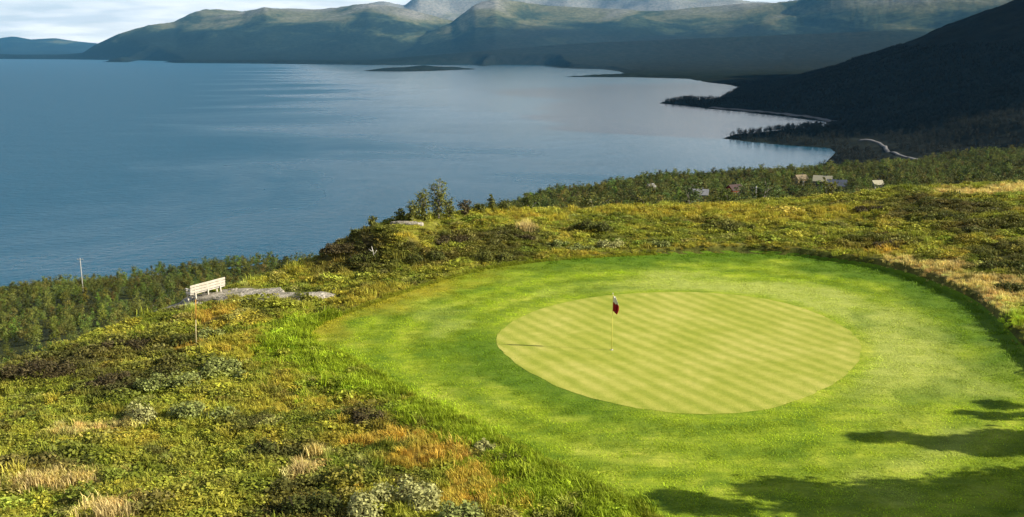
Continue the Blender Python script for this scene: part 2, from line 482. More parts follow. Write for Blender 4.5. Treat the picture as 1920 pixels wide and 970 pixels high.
DARKS = [(60, 690, 110, 28), (170, 668, 90, 22), (240, 715, 90, 22), (330, 650, 60, 20), (640, 468, 60, 22), (700, 478, 40, 16), (860, 448, 60, 6),
         (800, 484, 50, 8), (960, 440, 60, 10), (930, 475, 60, 10), (560, 930, 60, 30), (590, 960, 60, 26), (700, 775, 50, 10), (470, 790, 40, 14),
         (1750, 395, 90, 14), (1690, 380, 60, 8), (1850, 420, 80, 10), (1880, 470, 60, 10), (1895, 532, 26, 9), (1640, 455, 60, 8), (1360, 425, 40, 6),
         (40, 870, 60, 12), (240, 950, 70, 14), (520, 855, 50, 14), (1820, 390, 60, 10), (1590, 385, 50, 5), (1905, 500, 40, 8)]
STRAWS = [(1760, 545, 70, 9), (1850, 588, 40, 14), (1655, 506, 60, 5), (90, 895, 85, 12), (200, 955, 60, 14), (570, 880, 30, 22), (150, 808, 50, 8), (610, 850, 26, 8), (1550, 370, 90, 3), (1850, 360, 90, 6), (1890, 545, 60, 16),
          (1720, 520, 80, 10), (1050, 392, 70, 3), (985, 425, 16, 8), (250, 790, 30, 10)]
GOLDS = [(600, 505, 60, 14), (700, 560, 70, 20), (950, 400, 120, 7), (1250, 400, 200, 9), (1500, 400, 150, 12), (440, 640, 60, 24), (560, 760, 90, 16),
         (540, 700, 30, 24), (1660, 470, 60, 12), (1300, 465, 90, 5), (1080, 478, 60, 5), (150, 600, 60, 10)]
ORANGES = [(720, 820, 90, 14), (830, 850, 60, 20), (900, 890, 50, 24), (760, 860, 50, 14), (860, 930, 50, 24), (940, 940, 60, 18), (400, 590, 40, 10), (350, 650, 26, 8), (1650, 470, 26, 6)]
LUSHES = [(535, 632, 34, 30), (580, 604, 50, 12), (560, 640, 50, 30), (620, 680, 60, 26), (700, 720, 60, 20), (800, 775, 60, 20), (880, 815, 50, 16), (960, 870, 60, 20), (1060, 905, 60, 20), (1150, 950, 60, 22), (990, 930, 60, 26), (1900, 590, 50, 16)]
def heath_colour(x, y):
    a = fbm(x, y, 5.0, 4, 0.6, ox=1)[:, None]; b = fbm(x, y, 1.6, 4, 0.6, ox=7)[:, None]; c = fbm(x, y, 2.6, 4, 0.55, ox=13)[:, None]
    col = OLIVE + (MOSS - OLIVE) * smooth(-0.30, 0.30, a + 0.5 * b)
    col = col + (GOLD - col) * smooth(0.12, 0.65, c) * 0.7
    col = col + (BROWN - col) * smooth(0.30, 0.68, -b + 0.3 * c) * 0.5
    col = col + (PALE - col) * smooth(0.45, 0.75, fbm(x, y, 1.1, 3, ox=21)[:, None] - 0.2 * a) * 0.5
    for lst, cc, k in ((GOLDS, GOLD, 0.65), (DARKS, BROWN, 0.52), (LUSHES, LUSH, 0.95), (ORANGES, ORANGE, 0.6), (STRAWS, STRAW, 0.68)):
        for s in lst:
            col = col + (cc - col) * (blob(*s, x, y) * k)[:, None]
    return col

# ------------------------------------------------------------------ plateau and the wooded slope below it
dense = np.linspace(-32, 32, 640)
side = np.r_[np.linspace(32.8, 180, 50)]
AZ = np.radians(np.r_[-side[::-1][:-1] if False else -side[::-1], dense, side[:-1]])
RR = np.r_[np.linspace(0.5, 13, 10), np.geomspace(14, 20, 40), np.geomspace(20.15, 62, 300), np.geomspace(62.6, 100, 100), np.geomspace(102, 1150, 120)]
AZg, RRg = np.meshgrid(AZ, RR)
X, Y = (RRg * np.sin(AZg)).ravel(), (RRg * np.cos(AZg)).ravel()
Z = ground(X, Y, lawn_drop=True)
nA, nR = len(AZ), len(RR)
ii, jj = np.meshgrid(np.arange(nR - 1), np.arange(nA), indexing='ij')
j2 = (jj + 1) % nA
F = np.stack([ii * nA + jj, ii * nA + j2, (ii + 1) * nA + j2, (ii + 1) * nA + jj], -1).reshape(-1, 4)[:, ::-1]
m, n, l, b = new_mat("heath_ground")
base = attr(n, 'col').outputs['Color']
p = pos(n)
f1 = nz(n, l, 2.5, 6, 0.65, p); f2 = nz(n, l, 14, 4, 0.6, p)
v = mixc(n, l, 1.0, base, ramp(n, l, f1, [(0.32, (0.45, 0.42, 0.40)), (0.62, (1.25, 1.22, 1.15))]), 'MULTIPLY')
v = mixc(n, l, 1.0, v, ramp(n, l, f2, [(0.3, (0.7, 0.7, 0.7)), (0.7, (1.2, 1.2, 1.2))]), 'MULTIPLY')
l.new(v, b.inputs['Base Color']); bump(n, l, b, mth(n, l, 'ADD', f1, f2), 0.9, 0.06)
me = np_mesh("ground", np.c_[X, Y, Z], F, m, True)
col = np.tile(np.array([0.045, 0.055, 0.015]), (len(X), 1))
near = (RRg.ravel() < 130) & (RRg.ravel() > 12) & (np.abs(np.degrees(AZg.ravel())) < 60)
hcol = heath_colour(X[near], Y[near])
bank = 1 - smooth(0.15, 0.42, np.abs(sdf(X[near], Y[near], LAWN) - 0.1))         # bare turf face of the cut edge
col[near] = hcol + (np.array([0.07, 0.085, 0.014]) - hcol) * (bank * 0.85)[:, None]
vcol(me, 'col', col)
tag(obj("ground", me), kind='structure')

# ------------------------------------------------------------------ mown lawn and putting green
def star_radius(poly, c, th):
    P = poly - c; Q = np.roll(P, -1, 0); d = np.c_[np.cos(th), np.sin(th)]
    out = np.zeros(len(th))
    for k in range(len(th)):
        e = Q - P; den = d[k, 0] * e[:, 1] - d[k, 1] * e[:, 0]
        den = np.where(np.abs(den) < 1e-9, 1e-9, den)
        t = (P[:, 0] * e[:, 1] - P[:, 1] * e[:, 0]) / den
        s = (P[:, 0] * d[k, 1] - P[:, 1] * d[k, 0]) / den
        ok = (s >= -1e-6) & (s <= 1 + 1e-6) & (t > 0)
        out[k] = t[ok].max() if ok.any() else 0
    return out
def star_sheet(name, poly, c, nth, nr, lift, mat, grow=0.0):
    th = np.linspace(0, 2 * math.pi, nth, endpoint=False)
    rad = star_radius(poly, c, th) + grow
    q = np.linspace(0, 1, nr + 1)[1:]
    xs = c[0] + np.outer(q, rad * np.cos(th)); ys = c[1] + np.outer(q, rad * np.sin(th))
    x = np.r_[c[0], xs.ravel()]; y = np.r_[c[1], ys.ravel()]
    z = ground(x, y, micro=False) + lift
    fs = []
    for i in range(nr - 1):
        a = 1 + i * nth + np.arange(nth); bb = 1 + i * nth + (np.arange(nth) + 1) % nth
        fs.append(np.stack([a, a + nth, bb + nth, bb], 1))
    a = 1 + np.arange(nth); bb = 1 + (np.arange(nth) + 1) % nth
    me = bpy.data.meshes.new(name)
    me.from_pydata(np.c_[x, y, z].tolist(), [], [(0, int(i), int(j)) for i, j in zip(a, bb)] + np.concatenate(fs).tolist())
    for pl in me.polygons: pl.use_smooth = True
    me.materials.append(mat)
    return me, x, y

m, n, l, b = new_mat("mown_fringe")
p = pos(n)
ring = attr(n, 'ring').outputs['Fac']; edge = attr(n, 'edge').outputs['Fac']
big = nz(n, l, 0.22, 4, 0.6, p, 0.6); mid = nz(n, l, 1.1, 5, 0.6, p, 0.4); fine = nz(n, l, 26, 3, 0.7, p)
mp = n.new("ShaderNodeMapping"); mp.inputs['Scale'].default_value = (0.5, 2.2, 1); mp.inputs['Rotation'].default_value = (0, 0, R(-18))
l.new(p, mp.inputs[0]); streak = nz(n, l, 1.3, 5, 0.65, mp.outputs[0], 0.3)
c = ramp(n, l, big, [(0.30, (0.17, 0.265, 0.008)), (0.5, (0.25, 0.33, 0.015)), (0.72, (0.345, 0.395, 0.036))])
c = mixc(n, l, 1.0, c, ramp(n, l, mid, [(0.30, (0.60, 0.70, 0.55)), (0.68, (1.28, 1.18, 1.4))]), 'MULTIPLY')
c = mixc(n, l, 1.0, c, ramp(n, l, streak, [(0.32, (0.68, 0.76, 0.62)), (0.66, (1.22, 1.15, 1.35))]), 'MULTIPLY')
# mower passes round the green: alternate lay of the grass
wv = mth(n, l, 'SINE', mth(n, l, 'MULTIPLY', mth(n, l, 'ADD', ring, mth(n, l, 'MULTIPLY', mid, 0.5)), 3.6))
c = mixc(n, l, 1.0, c, ramp(n, l, mth(n, l, 'ADD', mth(n, l, 'MULTIPLY', wv, 0.5), 0.5), [(0.1, (0.80, 0.86, 0.74)), (0.9, (1.14, 1.10, 1.22))]), 'MULTIPLY')
# lighter, drier turf on the sunny shoulder to the right and behind the green
dry = attr(n, 'dry').outputs['Fac']
c = mixc(n, l, dry, c, mixc(n, l, 1.0, (0.40, 0.445, 0.085), ramp(n, l, streak, [(0.3, (0.80, 0.84, 0.75)), (0.7, (1.15, 1.1, 1.2))]), 'MULTIPLY'))
gld = attr(n, 'gold').outputs['Fac']
c = mixc(n, l, gld, c, mixc(n, l, 1.0, (0.30, 0.26, 0.018), ramp(n, l, mid, [(0.3, (0.7, 0.75, 0.7)), (0.7, (1.25, 1.2, 1.3))]), 'MULTIPLY'))
# lusher turf, and painted shade of the slope facing away along the bank
lush_shade = attr(n, 'lush_shade').outputs['Fac']
c = mixc(n, l, lush_shade, c, mixc(n, l, 1.0, (0.085, 0.175, 0.006), ramp(n, l, mid, [(0.3, (0.7, 0.75, 0.7)), (0.7, (1.35, 1.2, 1.3))]), 'MULTIPLY'))
grain = nz(n, l, 8, 7, 0.82, p)
c = mixc(n, l, 1.0, c, ramp(n, l, grain, [(0.32, (0.80, 0.83, 0.76)), (0.68, (1.17, 1.14, 1.2))]), 'MULTIPLY')
l.new(c, b.inputs['Base Color']); bump(n, l, b, mth(n, l, 'ADD', mth(n, l, 'MULTIPLY', grain, 1.5), mth(n, l, 'MULTIPLY', streak, 1.5)), 0.8, 0.05)
me, x, y = star_sheet("lawn", LAWN, GC, 420, 110, 0.008, m, 0.13)
def lawn_fields(x, y):
    sdl, sdg = sdf(x, y, LAWN), sdf(x, y, GREEN)
    th = np.degrees(np.arctan2(y - GC[1], x - GC[0])); t3 = np.where(th < 0, th + 360, th); t2 = np.where(th < -90, th + 360, th)
    ww = fbm(x, y, 3.0, 4, ox=4)
    dry = smooth(-70, -20, th) * (1 - smooth(75, 125, th)) * smooth(0.0, 0.9, sdg) * (1 - smooth(2.2, 5.0, sdg + ww * 2.2)) * 0.85
    dry = np.maximum(dry, smooth(0.35, 0.8, fbm(x, y, 4.5, 4, ox=31)) * 0.5 * smooth(0.5, 2, sdg))
    lush_shade = smooth(-45, -5, th) * (1 - smooth(105, 135, th)) * (1 - smooth(0.8, 3.4, -sdl + ww * 1.6)) * 0.9  # shade of the back and right slope painted along the outer edge
    lush_shade = np.maximum(lush_shade, smooth(150, 185, t3) * (1 - smooth(235, 262, t3)) * (1 - smooth(0.6, 3.0, sdg + ww * 1.2)) * 0.85)
    lush_shade = np.maximum(lush_shade, smooth(0.35, 0.8, fbm(x, y, 3.5, 4, ox=44)) * 0.45)
    gold = smooth(85, 110, t2) * (1 - smooth(168, 180, t2)) * (1 - smooth(0.0, 2.6, -sdl + ww * 2.0)) * 0.85
    return sdl, sdg, dry, lush_shade, gold
sdl, sdg, dry, lush_shade, gold = lawn_fields(x, y)
vflt(me, 'edge', -sdl); vflt(me, 'ring', sdg); vflt(me, 'gold', gold); vflt(me, 'dry', dry); vflt(me, 'lush_shade', lush_shade)
tag(obj("lawn", me), "mown green fringe lawn around the pale putting green", None, None, 'structure')

m, n, l, b = new_mat("putting_green_turf")
p = pos(n)
sp = n.new("ShaderNodeSeparateXYZ"); l.new(p, sp.inputs[0])
wob = nz(n, l, 0.5, 3, 0.5, p)
def stripes(ang, period, soft):
    k = 2 * math.pi / period
    u = mth(n, l, 'ADD', mth(n, l, 'MULTIPLY', sp.outputs[0], math.cos(ang) * k), mth(n, l, 'MULTIPLY', sp.outputs[1], math.sin(ang) * k))
    s = mth(n, l, 'SINE', mth(n, l, 'ADD', u, mth(n, l, 'MULTIPLY', wob, 3.0)))
    return mth(n, l, 'ADD', mth(n, l, 'MULTIPLY', s, soft), 0.5, True)
s1 = stripes(R(29), 0.74, 0.6); s2 = stripes(R(122), 0.6, 0.5)
big = nz(n, l, 0.35, 4, 0.6, p, 0.5); mid = nz(n, l, 2.2, 5, 0.65, p); fine = nz(n, l, 30, 3, 0.7, p)
c = ramp(n, l, big, [(0.3, (0.315, 0.34, 0.038)), (0.52, (0.385, 0.385, 0.062)), (0.75, (0.47, 0.44, 0.095))])
c = mixc(n, l, 1.0, c, ramp(n, l, s1, [(0.0, (0.81, 0.87, 0.67)), (1.0, (1.09, 1.05, 1.14))]), 'MULTIPLY')
c = mixc(n, l, 1.0, c, ramp(n, l, s2, [(0.0, (0.99, 0.992, 0.985)), (1.0, (1.008, 1.006, 1.01))]), 'MULTIPLY')
c = mixc(n, l, 1.0, c, ramp(n, l, mid, [(0.3, (0.86, 0.90, 0.78)), (0.7, (1.1, 1.08, 1.2))]), 'MULTIPLY')
grain = nz(n, l, 11, 6, 0.8, p)
c = mixc(n, l, 1.0, c, ramp(n, l, grain, [(0.3, (0.84, 0.86, 0.78)), (0.7, (1.13, 1.12, 1.2))]), 'MULTIPLY')
l.new(c, b.inputs['Base Color']); bump(n, l, b, mth(n, l, 'ADD', fine, grain), 0.6, 0.02)
me, x, y = star_sheet("putting_green", GREEN, GC, 200, 40, 0.014, m)
tag(obj("putting_green", me), "pale round putting green with diagonal mowing stripes", None, None, 'structure')

# ------------------------------------------------------------------ land across the lake
def lake_pt(px, py): return on_plane(px, py, LAKE_Z)[:2]
LAND_PX = [(1700, 420), (1520, 318), (1545, 309), (1567, 286), (1556, 278), (1480, 273), (1420, 268), (1355, 260), (1380, 252), (1440, 247), (1500, 240),
           (1535, 238), (1548, 241), (1565, 234), (1545, 229), (1480, 220), (1400, 211), (1330, 204), (1290, 199), (1236, 194), (1252, 189), (1290, 187),
           (1330, 191), (1347, 186), (1388, 164), (1372, 160), (1322, 154), (1290, 148), (1180, 145), (1050, 144.4), (1130, 142), (1172, 138), (1160, 134),
           (1128, 130), (1050, 128), (1010, 122.5), (930, 122), (905, 124.5), (880, 121.5), (700, 122), (480, 119.5), (330, 118.5), (305, 116.5), (330, 115.4),
           (260, 113.5), (238, 117), (190, 116.5), (228, 113), (120, 111.5), (-100, 110.5), (-600, 111)]
LAND = np.array([lake_pt(a, b) for a, b in LAND_PX])
LAND = np.r_[LAND, [[-30000, 12000], [-30000, 60000], [40000, 60000], [40000, 300], [500, 300]]]
ISLE = catmull([lake_pt(a, b) for a, b in [(682, 133.5), (700, 131), (740, 129.5), (770, 125.5), (815, 125), (840, 128.5), (893, 130), (860, 131.5), (800, 133.8), (740, 134.4)]], 3)
def table(px, pts):
    pts = np.array(pts, float); return np.interp(px, pts[:, 0], pts[:, 1])
HOR = 485 - FPX * math.tan(PITCH)
LAYERS = [
    # base distance, crest distance, sharpness, skyline
    (21000, 27000, 1.0, [(-600, 82), (-300, 80), (0, 79), (45, 72), (80, 77), (125, 75), (160, 79), (200, 83), (260, 90), (400, 100)]),
    (9900, 12500, 0.8, [(-600, 96), (0, 91), (60, 95), (130, 94), (190, 88), (240, 90), (330, 97), (500, 104)]),
    (9000, 14500, 1.15, [(150, 112), (195, 86), (240, 68), (300, 52), (345, 44), (372, 30), (400, 21), (430, 19.5), (470, 24), (510, 16.5), (540, 20),
                         (600, 22), (640, 19), (700, 12), (745, 18), (800, 30), (860, 45), (960, 70), (1100, 95)]),
    (14000, 20500, 1.0, [(250, 112), (420, 95), (560, 60), (660, 30), (700, 14), (730, 9), (765, 13), (778, 4), (790, -3), (830, -6), (880, -2), (960, -12), (1100, -22), (1250, -10), (1380, 5), (1440, 8), (1500, 4), (1700, 0)]),
    (7300, 12500, 1.25, [(640, 104), (760, 84), (850, 44), (893, 10), (930, -5), (975, 2), (1030, 10), (1130, 16), (1220, 22), (1300, 16), (1380, 10), (1430, 12), (1478, 10),
                         (1500, 2), (1540, -14), (1600, -40), (1750, -80), (1950, -120)]),
    (5200, 9000, 1.1, [(700, 112), (900, 96), (1050, 84), (1250, 76), (1400, 70), (1600, 62), (1900, 50)]),
]
M_Y = np.array([300, 700, 1050, 1500, 2160, 2930, 3600, 4600, 7000, 9000.]); M_X = np.array([520, 430, 360, 480, 450, 680, 900, 1500, 3200, 5000.])
M_A = np.array([0.0, 0.40, 1.0, 1.0, 1.0, 0.96, 0.85, 0.62, 0.3, 0.1])
M_Q = np.array([-500, 0, 90, 250, 420, 800, 1250, 1700, 2300, 3500, 9000.]); M_H = np.array([0, 0, 7, 48, 108, 262, 640, 1080, 1220, 1150, 700.])
def far_height(x, y, rough=True):
    r = np.hypot(x, y)
    px = 960 + FPX * (x / np.maximum(y, 1.0)) * math.cos(PITCH) * 1.02
    s = -sdf(x, y, LAND); si = -sdf(x, y, ISLE)
    z = LAKE_Z + np.where(s > 0, np.where(r < 3000, np.minimum(s * 0.13, 8 + s * 0.004), np.minimum(s * 0.11, 9 + s * 0.006)), s * 0.05)
    nA_ = fbm(x, y, 2600, 5, 0.5); nB = fbm(x, y, 500, 5, 0.55, ox=3)
    up = np.full(x.shape, -1e9)
    for db, dc, sh, tab in LAYERS:
        yc = table(px, tab)
        zc = CAM_Z + (HOR - yc) / FPX / math.cos(PITCH) * dc * math.cos(PITCH)
        wav = 1 + 0.06 * fbm(x, y, 3000, 3, ox=dc * 0.001)
        t = np.clip((r * wav - db) / (dc - db), 0, 2.2)
        prof = np.where(t < 1, np.power(np.clip(t, 0, 1), 2.0 * sh), 1 - (t - 1) * 0.55)
        zz = LAKE_Z + 6 + (zc - LAKE_Z - 6) * prof
        zz = zz + (nA_ * 0.09 + nB * 0.05) * np.maximum(zz - LAKE_Z, 0) * np.clip(1 - np.abs(t - 0.5) * 1.7, 0, 1)
        up = np.maximum(up, np.where(t > 0, zz, -1e9))
    z = np.where(s > 40, np.maximum(z, np.minimum(up, LAKE_Z + (s - 40) * 0.6)), z)
    q = x - np.interp(y, M_Y, M_X)
    mh = np.interp(q, M_Q, M_H) * np.interp(y, M_Y, M_A)
    mh = mh * (1 + 0.13 * fbm(x, y, 700, 5, 0.5, ox=8)) + fbm(x, y, 160, 4, ox=6) * 7 * smooth(20, 200, q)
    z = np.where((s > 0), np.maximum(z, LAKE_Z + np.minimum(np.minimum(s * 0.11, 9 + s * 0.004) + mh * smooth(0, 150, s), 1400)), z)
    z = np.maximum(z, LAKE_Z + np.where(si > 0, np.minimum(si * 0.12, 14), -9))
    if rough:
        z = z + np.where(np.maximum(s, si) > 3, fbm(x, y, 35, 3, ox=2) * 1.6, 0)
    return z
AZ2 = np.radians(np.r_[np.linspace(-33, 12, 420), np.linspace(12.05, 33, 420), np.linspace(33.4, 70, 50)])
R2 = np.r_[np.geomspace(760, 3200, 330), np.geomspace(3215, 34000, 300)]
AZg, RRg = np.meshgrid(AZ2, R2)
X, Y = (RRg * np.sin(AZg)).ravel(), (RRg * np.cos(AZg)).ravel()
Z = far_height(X, Y)
nA, nR = len(AZ2), len(R2)
ii, jj = np.meshgrid(np.arange(nR - 1), np.arange(nA - 1), indexing='ij')
F = np.stack([ii * nA + jj, ii * nA + jj + 1, (ii + 1) * nA + jj + 1, (ii + 1) * nA + jj], -1).reshape(-1, 4)[:, ::-1]
keep = (Z[F] > LAKE_Z - 1.5).any(1)
F = F[keep]; used = np.unique(F); remap = np.zeros(len(Z), int); remap[used] = np.arange(len(used))
m, n, l, b = new_mat("fell_side")
p = pos(n); sp = n.new("ShaderNodeSeparateXYZ"); l.new(p, sp.inputs[0])
mp = n.new("ShaderNodeMapping"); mp.inputs['Scale'].default_value = (0.0007, 0.00035, 0.002); l.new(p, mp.inputs[0])
patch = nz(n, l, 1.6, 7, 0.62, mp.outputs[0], 0.6)
mp2 = n.new("ShaderNodeMapping"); mp2.inputs['Scale'].default_value = (0.02, 0.012, 0.03); l.new(p, mp2.inputs[0])
det = nz(n, l, 1.0, 6, 0.65, mp2.outputs[0])
hgt = mth(n, l, 'ADD', mth(n, l, 'DIVIDE', sp.outputs[2], 950.0), mth(n, l, 'MULTIPLY', mth(n, l, 'SUBTRACT', patch, 0.42), 1.5))  # noise patches of paler heath also paint in sunlit ground
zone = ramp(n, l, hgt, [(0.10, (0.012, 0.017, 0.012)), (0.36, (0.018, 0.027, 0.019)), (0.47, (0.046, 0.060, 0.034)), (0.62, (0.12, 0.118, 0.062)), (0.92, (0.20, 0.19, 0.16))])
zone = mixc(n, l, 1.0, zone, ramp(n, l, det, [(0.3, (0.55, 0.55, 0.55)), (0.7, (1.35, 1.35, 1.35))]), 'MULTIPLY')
wood_shade = attr(n, 'wood').outputs['Fac']  # wooded ground, with cloud and mountain shade painted into it
zone = mixc(n, l, wood_shade, zone, ramp(n, l, det, [(0.3, (0.010, 0.012, 0.011)), (0.7, (0.025, 0.028, 0.022))]))
l.new(zone, b.inputs['Base Color']); b.inputs['Specular IOR Level'].default_value = 0.0; b.inputs['Roughness'].default_value = 1.0
bump(n, l, b, det, 0.6, 8.0)
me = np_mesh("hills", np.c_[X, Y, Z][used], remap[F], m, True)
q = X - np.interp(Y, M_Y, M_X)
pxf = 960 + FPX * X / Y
low = (1 - smooth(60, 330, Z + fbm(X, Y, 1800, 4, ox=5) * 160)) * smooth(4000, 6000, np.hypot(X, Y)) * (0.2 + 0.8 * smooth(780, 960, pxf)) * 0.75  # cloud shade over the central fells painted as darker ground
vflt(me, 'wood', np.maximum(smooth(-300, 60, q) * (1 - smooth(4200, 6500, Y)), low)[used])  # near slope: wood colour also carries the mountain's shade
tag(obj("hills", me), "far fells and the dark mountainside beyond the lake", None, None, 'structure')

# ------------------------------------------------------------------ lake
m, n, l, b = new_mat("lake_water")
b.inputs['Base Color'].default_value = (0.0, 0.072, 0.125, 1); b.inputs['IOR'].default_value = 1.45
b.inputs['Specular IOR Level'].default_value = 0.5
p = pos(n)
mpw = n.new("ShaderNodeMapping"); mpw.inputs['Scale'].default_value = (0.0016, 0.0026, 1); mpw.inputs['Rotation'].default_value = (0, 0, R(14)); l.new(p, mpw.inputs[0])
wind = nz(n, l, 1.0, 5, 0.6, mpw.outputs[0], 0.8)
# the bay under the mountain lies in its lee: calm there, wind-ruffled on the open lake to the west
spw = n.new("ShaderNodeSeparateXYZ"); l.new(p, spw.inputs[0])
lee = n.new("ShaderNodeMapRange"); lee.interpolation_type = 'SMOOTHSTEP'
lee.inputs[1].default_value = -560; lee.inputs[2].default_value = 120; lee.inputs[3].default_value = 1.0; lee.inputs[4].default_value = 0.0
lw = mth(n, l, 'ADD', spw.outputs[0], mth(n, l, 'MULTIPLY', mth(n, l, 'SUBTRACT', spw.outputs[1], 1500.0), 0.25))
l.new(mth(n, l, 'ADD', lw, mth(n, l, 'MULTIPLY', mth(n, l, 'SUBTRACT', wind, 0.5), 1500.0)), lee.inputs[0])
ruf = lee.outputs[0]
l.new(mth(n, l, 'ADD', mth(n, l, 'MULTIPLY', ruf, 0.28), 0.125), b.inputs['Roughness'])
mpa = n.new("ShaderNodeMapping"); mpa.inputs['Scale'].default_value = (0.13, 0.20, 1); mpa.inputs['Rotation'].default_value = (0, 0, R(10)); l.new(p, mpa.inputs[0])
wa = nz(n, l, 1.0, 5, 0.62, mpa.outputs[0], 0.3)
wb = nz(n, l, 0.02, 3, 0.5, p)
hh = mth(n, l, 'ADD', wa, mth(n, l, 'MULTIPLY', wb, 1.2))
lee2 = n.new("ShaderNodeMapRange"); lee2.interpolation_type = 'SMOOTHSTEP'
lee2.inputs[1].default_value = -560; lee2.inputs[2].default_value = 220; lee2.inputs[3].default_value = 1.0; lee2.inputs[4].default_value = 0.22
l.new(lw, lee2.inputs[0])
bump(n, l, b, mth(n, l, 'MULTIPLY', hh, lee2.outputs[0]), 0.9, 1.9)
L = 45000
me = bpy.data.meshes.new("lake"); me.from_pydata([(-L, 60, LAKE_Z), (L, 60, LAKE_Z), (L, L, LAKE_Z), (-L, L, LAKE_Z)], [], [(0, 1, 2, 3)]); me.materials.append(m)
tag(obj("lake", me), "wide blue lake below the plateau", None, None, 'structure')

# ------------------------------------------------------------------ air between here and the fells
m = bpy.data.materials.new("lake_air"); m.use_nodes = True
nt = m.node_tree; nt.nodes.clear()
vo = nt.nodes.new("ShaderNodeOutputMaterial"); pv = nt.nodes.new("ShaderNodeVolumePrincipled")
pv.inputs['Color'].default_value = (0.15, 0.52, 0.95, 1); pv.inputs['Density'].default_value = 1.6e-5
pv.inputs['Anisotropy'].default_value = 0.0
nt.links.new(pv.outputs[0], vo.inputs['Volume'])
hz = MB().box((2000, 17000, 700), (70000, 36400, 2000)).build("haze", m)
tag(hz, "thin blue air over the lake and the far fells", None, None, 'stuff')

# ================================================================== PLANTS
rp = np.random.default_rng(5)
M_LEAF = leaf_mat("plant_leaves", True)
M_BLADE = leaf_mat("grass_blades", True, trans=0.3)
def cushion(seed, rad, h, nleaf, size, up):
    rg = np.random.default_rng(seed)
    th = rg.uniform(0, 2 * math.pi, nleaf); q = np.sqrt(rg.uniform(0, 1, nleaf)) * rad * (1 + 0.25 * np.sin(3 * th + seed))
    zz = h * np.sqrt(np.clip(1 - (q / (rad * 1.3)) ** 2, 0.02, 1)) * rg.uniform(0.35, 1.1, nleaf)
    P = np.c_[q * np.cos(th), q * np.sin(th), zz]
    V, Fq, lf = leaf_cloud(P, size, up, rg=rg)
    return np_mesh("cushion", V, Fq, M_LEAF, leaf=lf)
cushions = [proto("heath_cushion", cushion(s, 0.30, 0.085, 150, 0.045, 1.1)) for s in range(4)]
bushlets = [proto("dwarf_shrub", cushion(s + 20, 0.30, 0.20, 170, 0.048, 0.5)) for s in range(4)]
def tuft(seed, nb, rad, h, w, lean):
    V, Fq, lf = blade_cloud(nb, rad, h, w, lean, np.random.default_rng(seed)); return np_mesh("tuft", V, Fq, M_BLADE, leaf=lf)
tufts = [proto("grass_tuft", tuft(s, 54, 0.17, 0.21, 0.008, 0.8)) for s in range(4)]
lawn_tufts = [proto("short_grass", tuft(s + 9, 60, 0.30, 0.10, 0.010, 0.8)) for s in range(3)]

def plateau_points(n_per, r0, r1):
    """random points over the heath between two distances from the viewer"""
    azr = R(31.5); area = azr * (r1 * r1 - r0 * r0)
    n = int(area * n_per)
    az = rp.uniform(-azr, azr, n); r = np.sqrt(rp.uniform(r0 * r0, r1 * r1, n))
    x, y = r * np.sin(az), r * np.cos(az)
    ok = (r < rim_dist(np.degrees(az)) + np.where(np.degrees(az) < -11, 1.5, 6))
    return x[ok], y[ok]
xs, ys = [], []
for dn, r0, r1 in ((34, 17, 34), (24, 34, 52), (14, 52, 72), (10, 72, 100)):
    a, b2 = plateau_points(dn, r0, r1); xs.append(a); ys.append(b2)
hx, hy = np.concatenate(xs), np.concatenate(ys)
hsd = sdf(hx, hy, LAWN)
ok = hsd > 0.05
hx, hy, hsd = hx[ok], hy[ok], hsd[ok]
BARE = [(355, 570, 60, 10), (548, 553, 62, 9), (770, 416, 50, 4), (450, 541, 40, 5)]      # bare rock
bare = np.zeros(len(hx))
for s in BARE: bare = np.maximum(bare, blob(*s, hx, hy, 0.6))
ok = bare < 0.5
hx, hy, hsd = hx[ok], hy[ok], hsd[ok]
hz_ = ground(hx, hy)
hc = heath_colour(hx, hy)
dark_w = np.zeros(len(hx)); grassy = np.zeros(len(hx)); strawy = np.zeros(len(hx))
for s in DARKS: dark_w = np.maximum(dark_w, blob(*s, hx, hy))
for s in LUSHES + GOLDS: grassy = np.maximum(grassy, blob(*s, hx, hy))
for s in STRAWS + ORANGES: strawy = np.maximum(strawy, blob(*s, hx, hy))
u = rp.uniform(0, 1, len(hx)); fa = fbm(hx, hy, 2.2, 3, ox=17)
p_bush = 0.04 + 0.34 * dark_w + 0.10 * smooth(0.1, 0.5, fa); p_bush = p_bush * (1 - strawy) * (1 - 0.8 * grassy)
p_tuft = 0.14 + 0.5 * np.maximum(grassy, strawy * 1.7) + 0.2 * smooth(0.1, 0.5, -fa)
kind = np.where(u < p_bush, 1, np.where(u < p_bush + p_tuft, 2, 0))
var = rp.normal(1, 0.12, (len(hx), 1)) * rp.normal(1, 0.05, (len(hx), 3))
tint = np.clip(hc * var * 2.2, 0.004, 0.8)
S = rp.lognormal(0, 0.34, len(hx)) * np.interp(np.hypot(hx, hy), [20, 40, 90], [0.72, 0.78, 0.95])
near_lawn = smooth(0.0, 0.9, hsd)
for kk, nm, lb, pr, lift, zs in ((0, "heath_cover", "low mossy heath cushions covering the open ground", cushions, -0.02, 1.0),
                                 (1, "dwarf_shrub_cover", "dark dwarf shrubs spread over the heath", bushlets, -0.03, 1.0),
                                 (2, "rough_grass", "rough yellow and green grass tufts on the heath", tufts, 0.0, 1.0)):
    s = kind == kk
    P = np.c_[hx, hy, hz_ + lift][s]
    sc_ = S[s] * (0.45 + 0.55 * near_lawn[s])
    t = tint[s].copy()
    if kk == 1: t = t * 0.6 + np.array([0.035, 0.036, 0.010])
    scatter(nm, lb, P, sc_, t, pr, tilt=0.12)

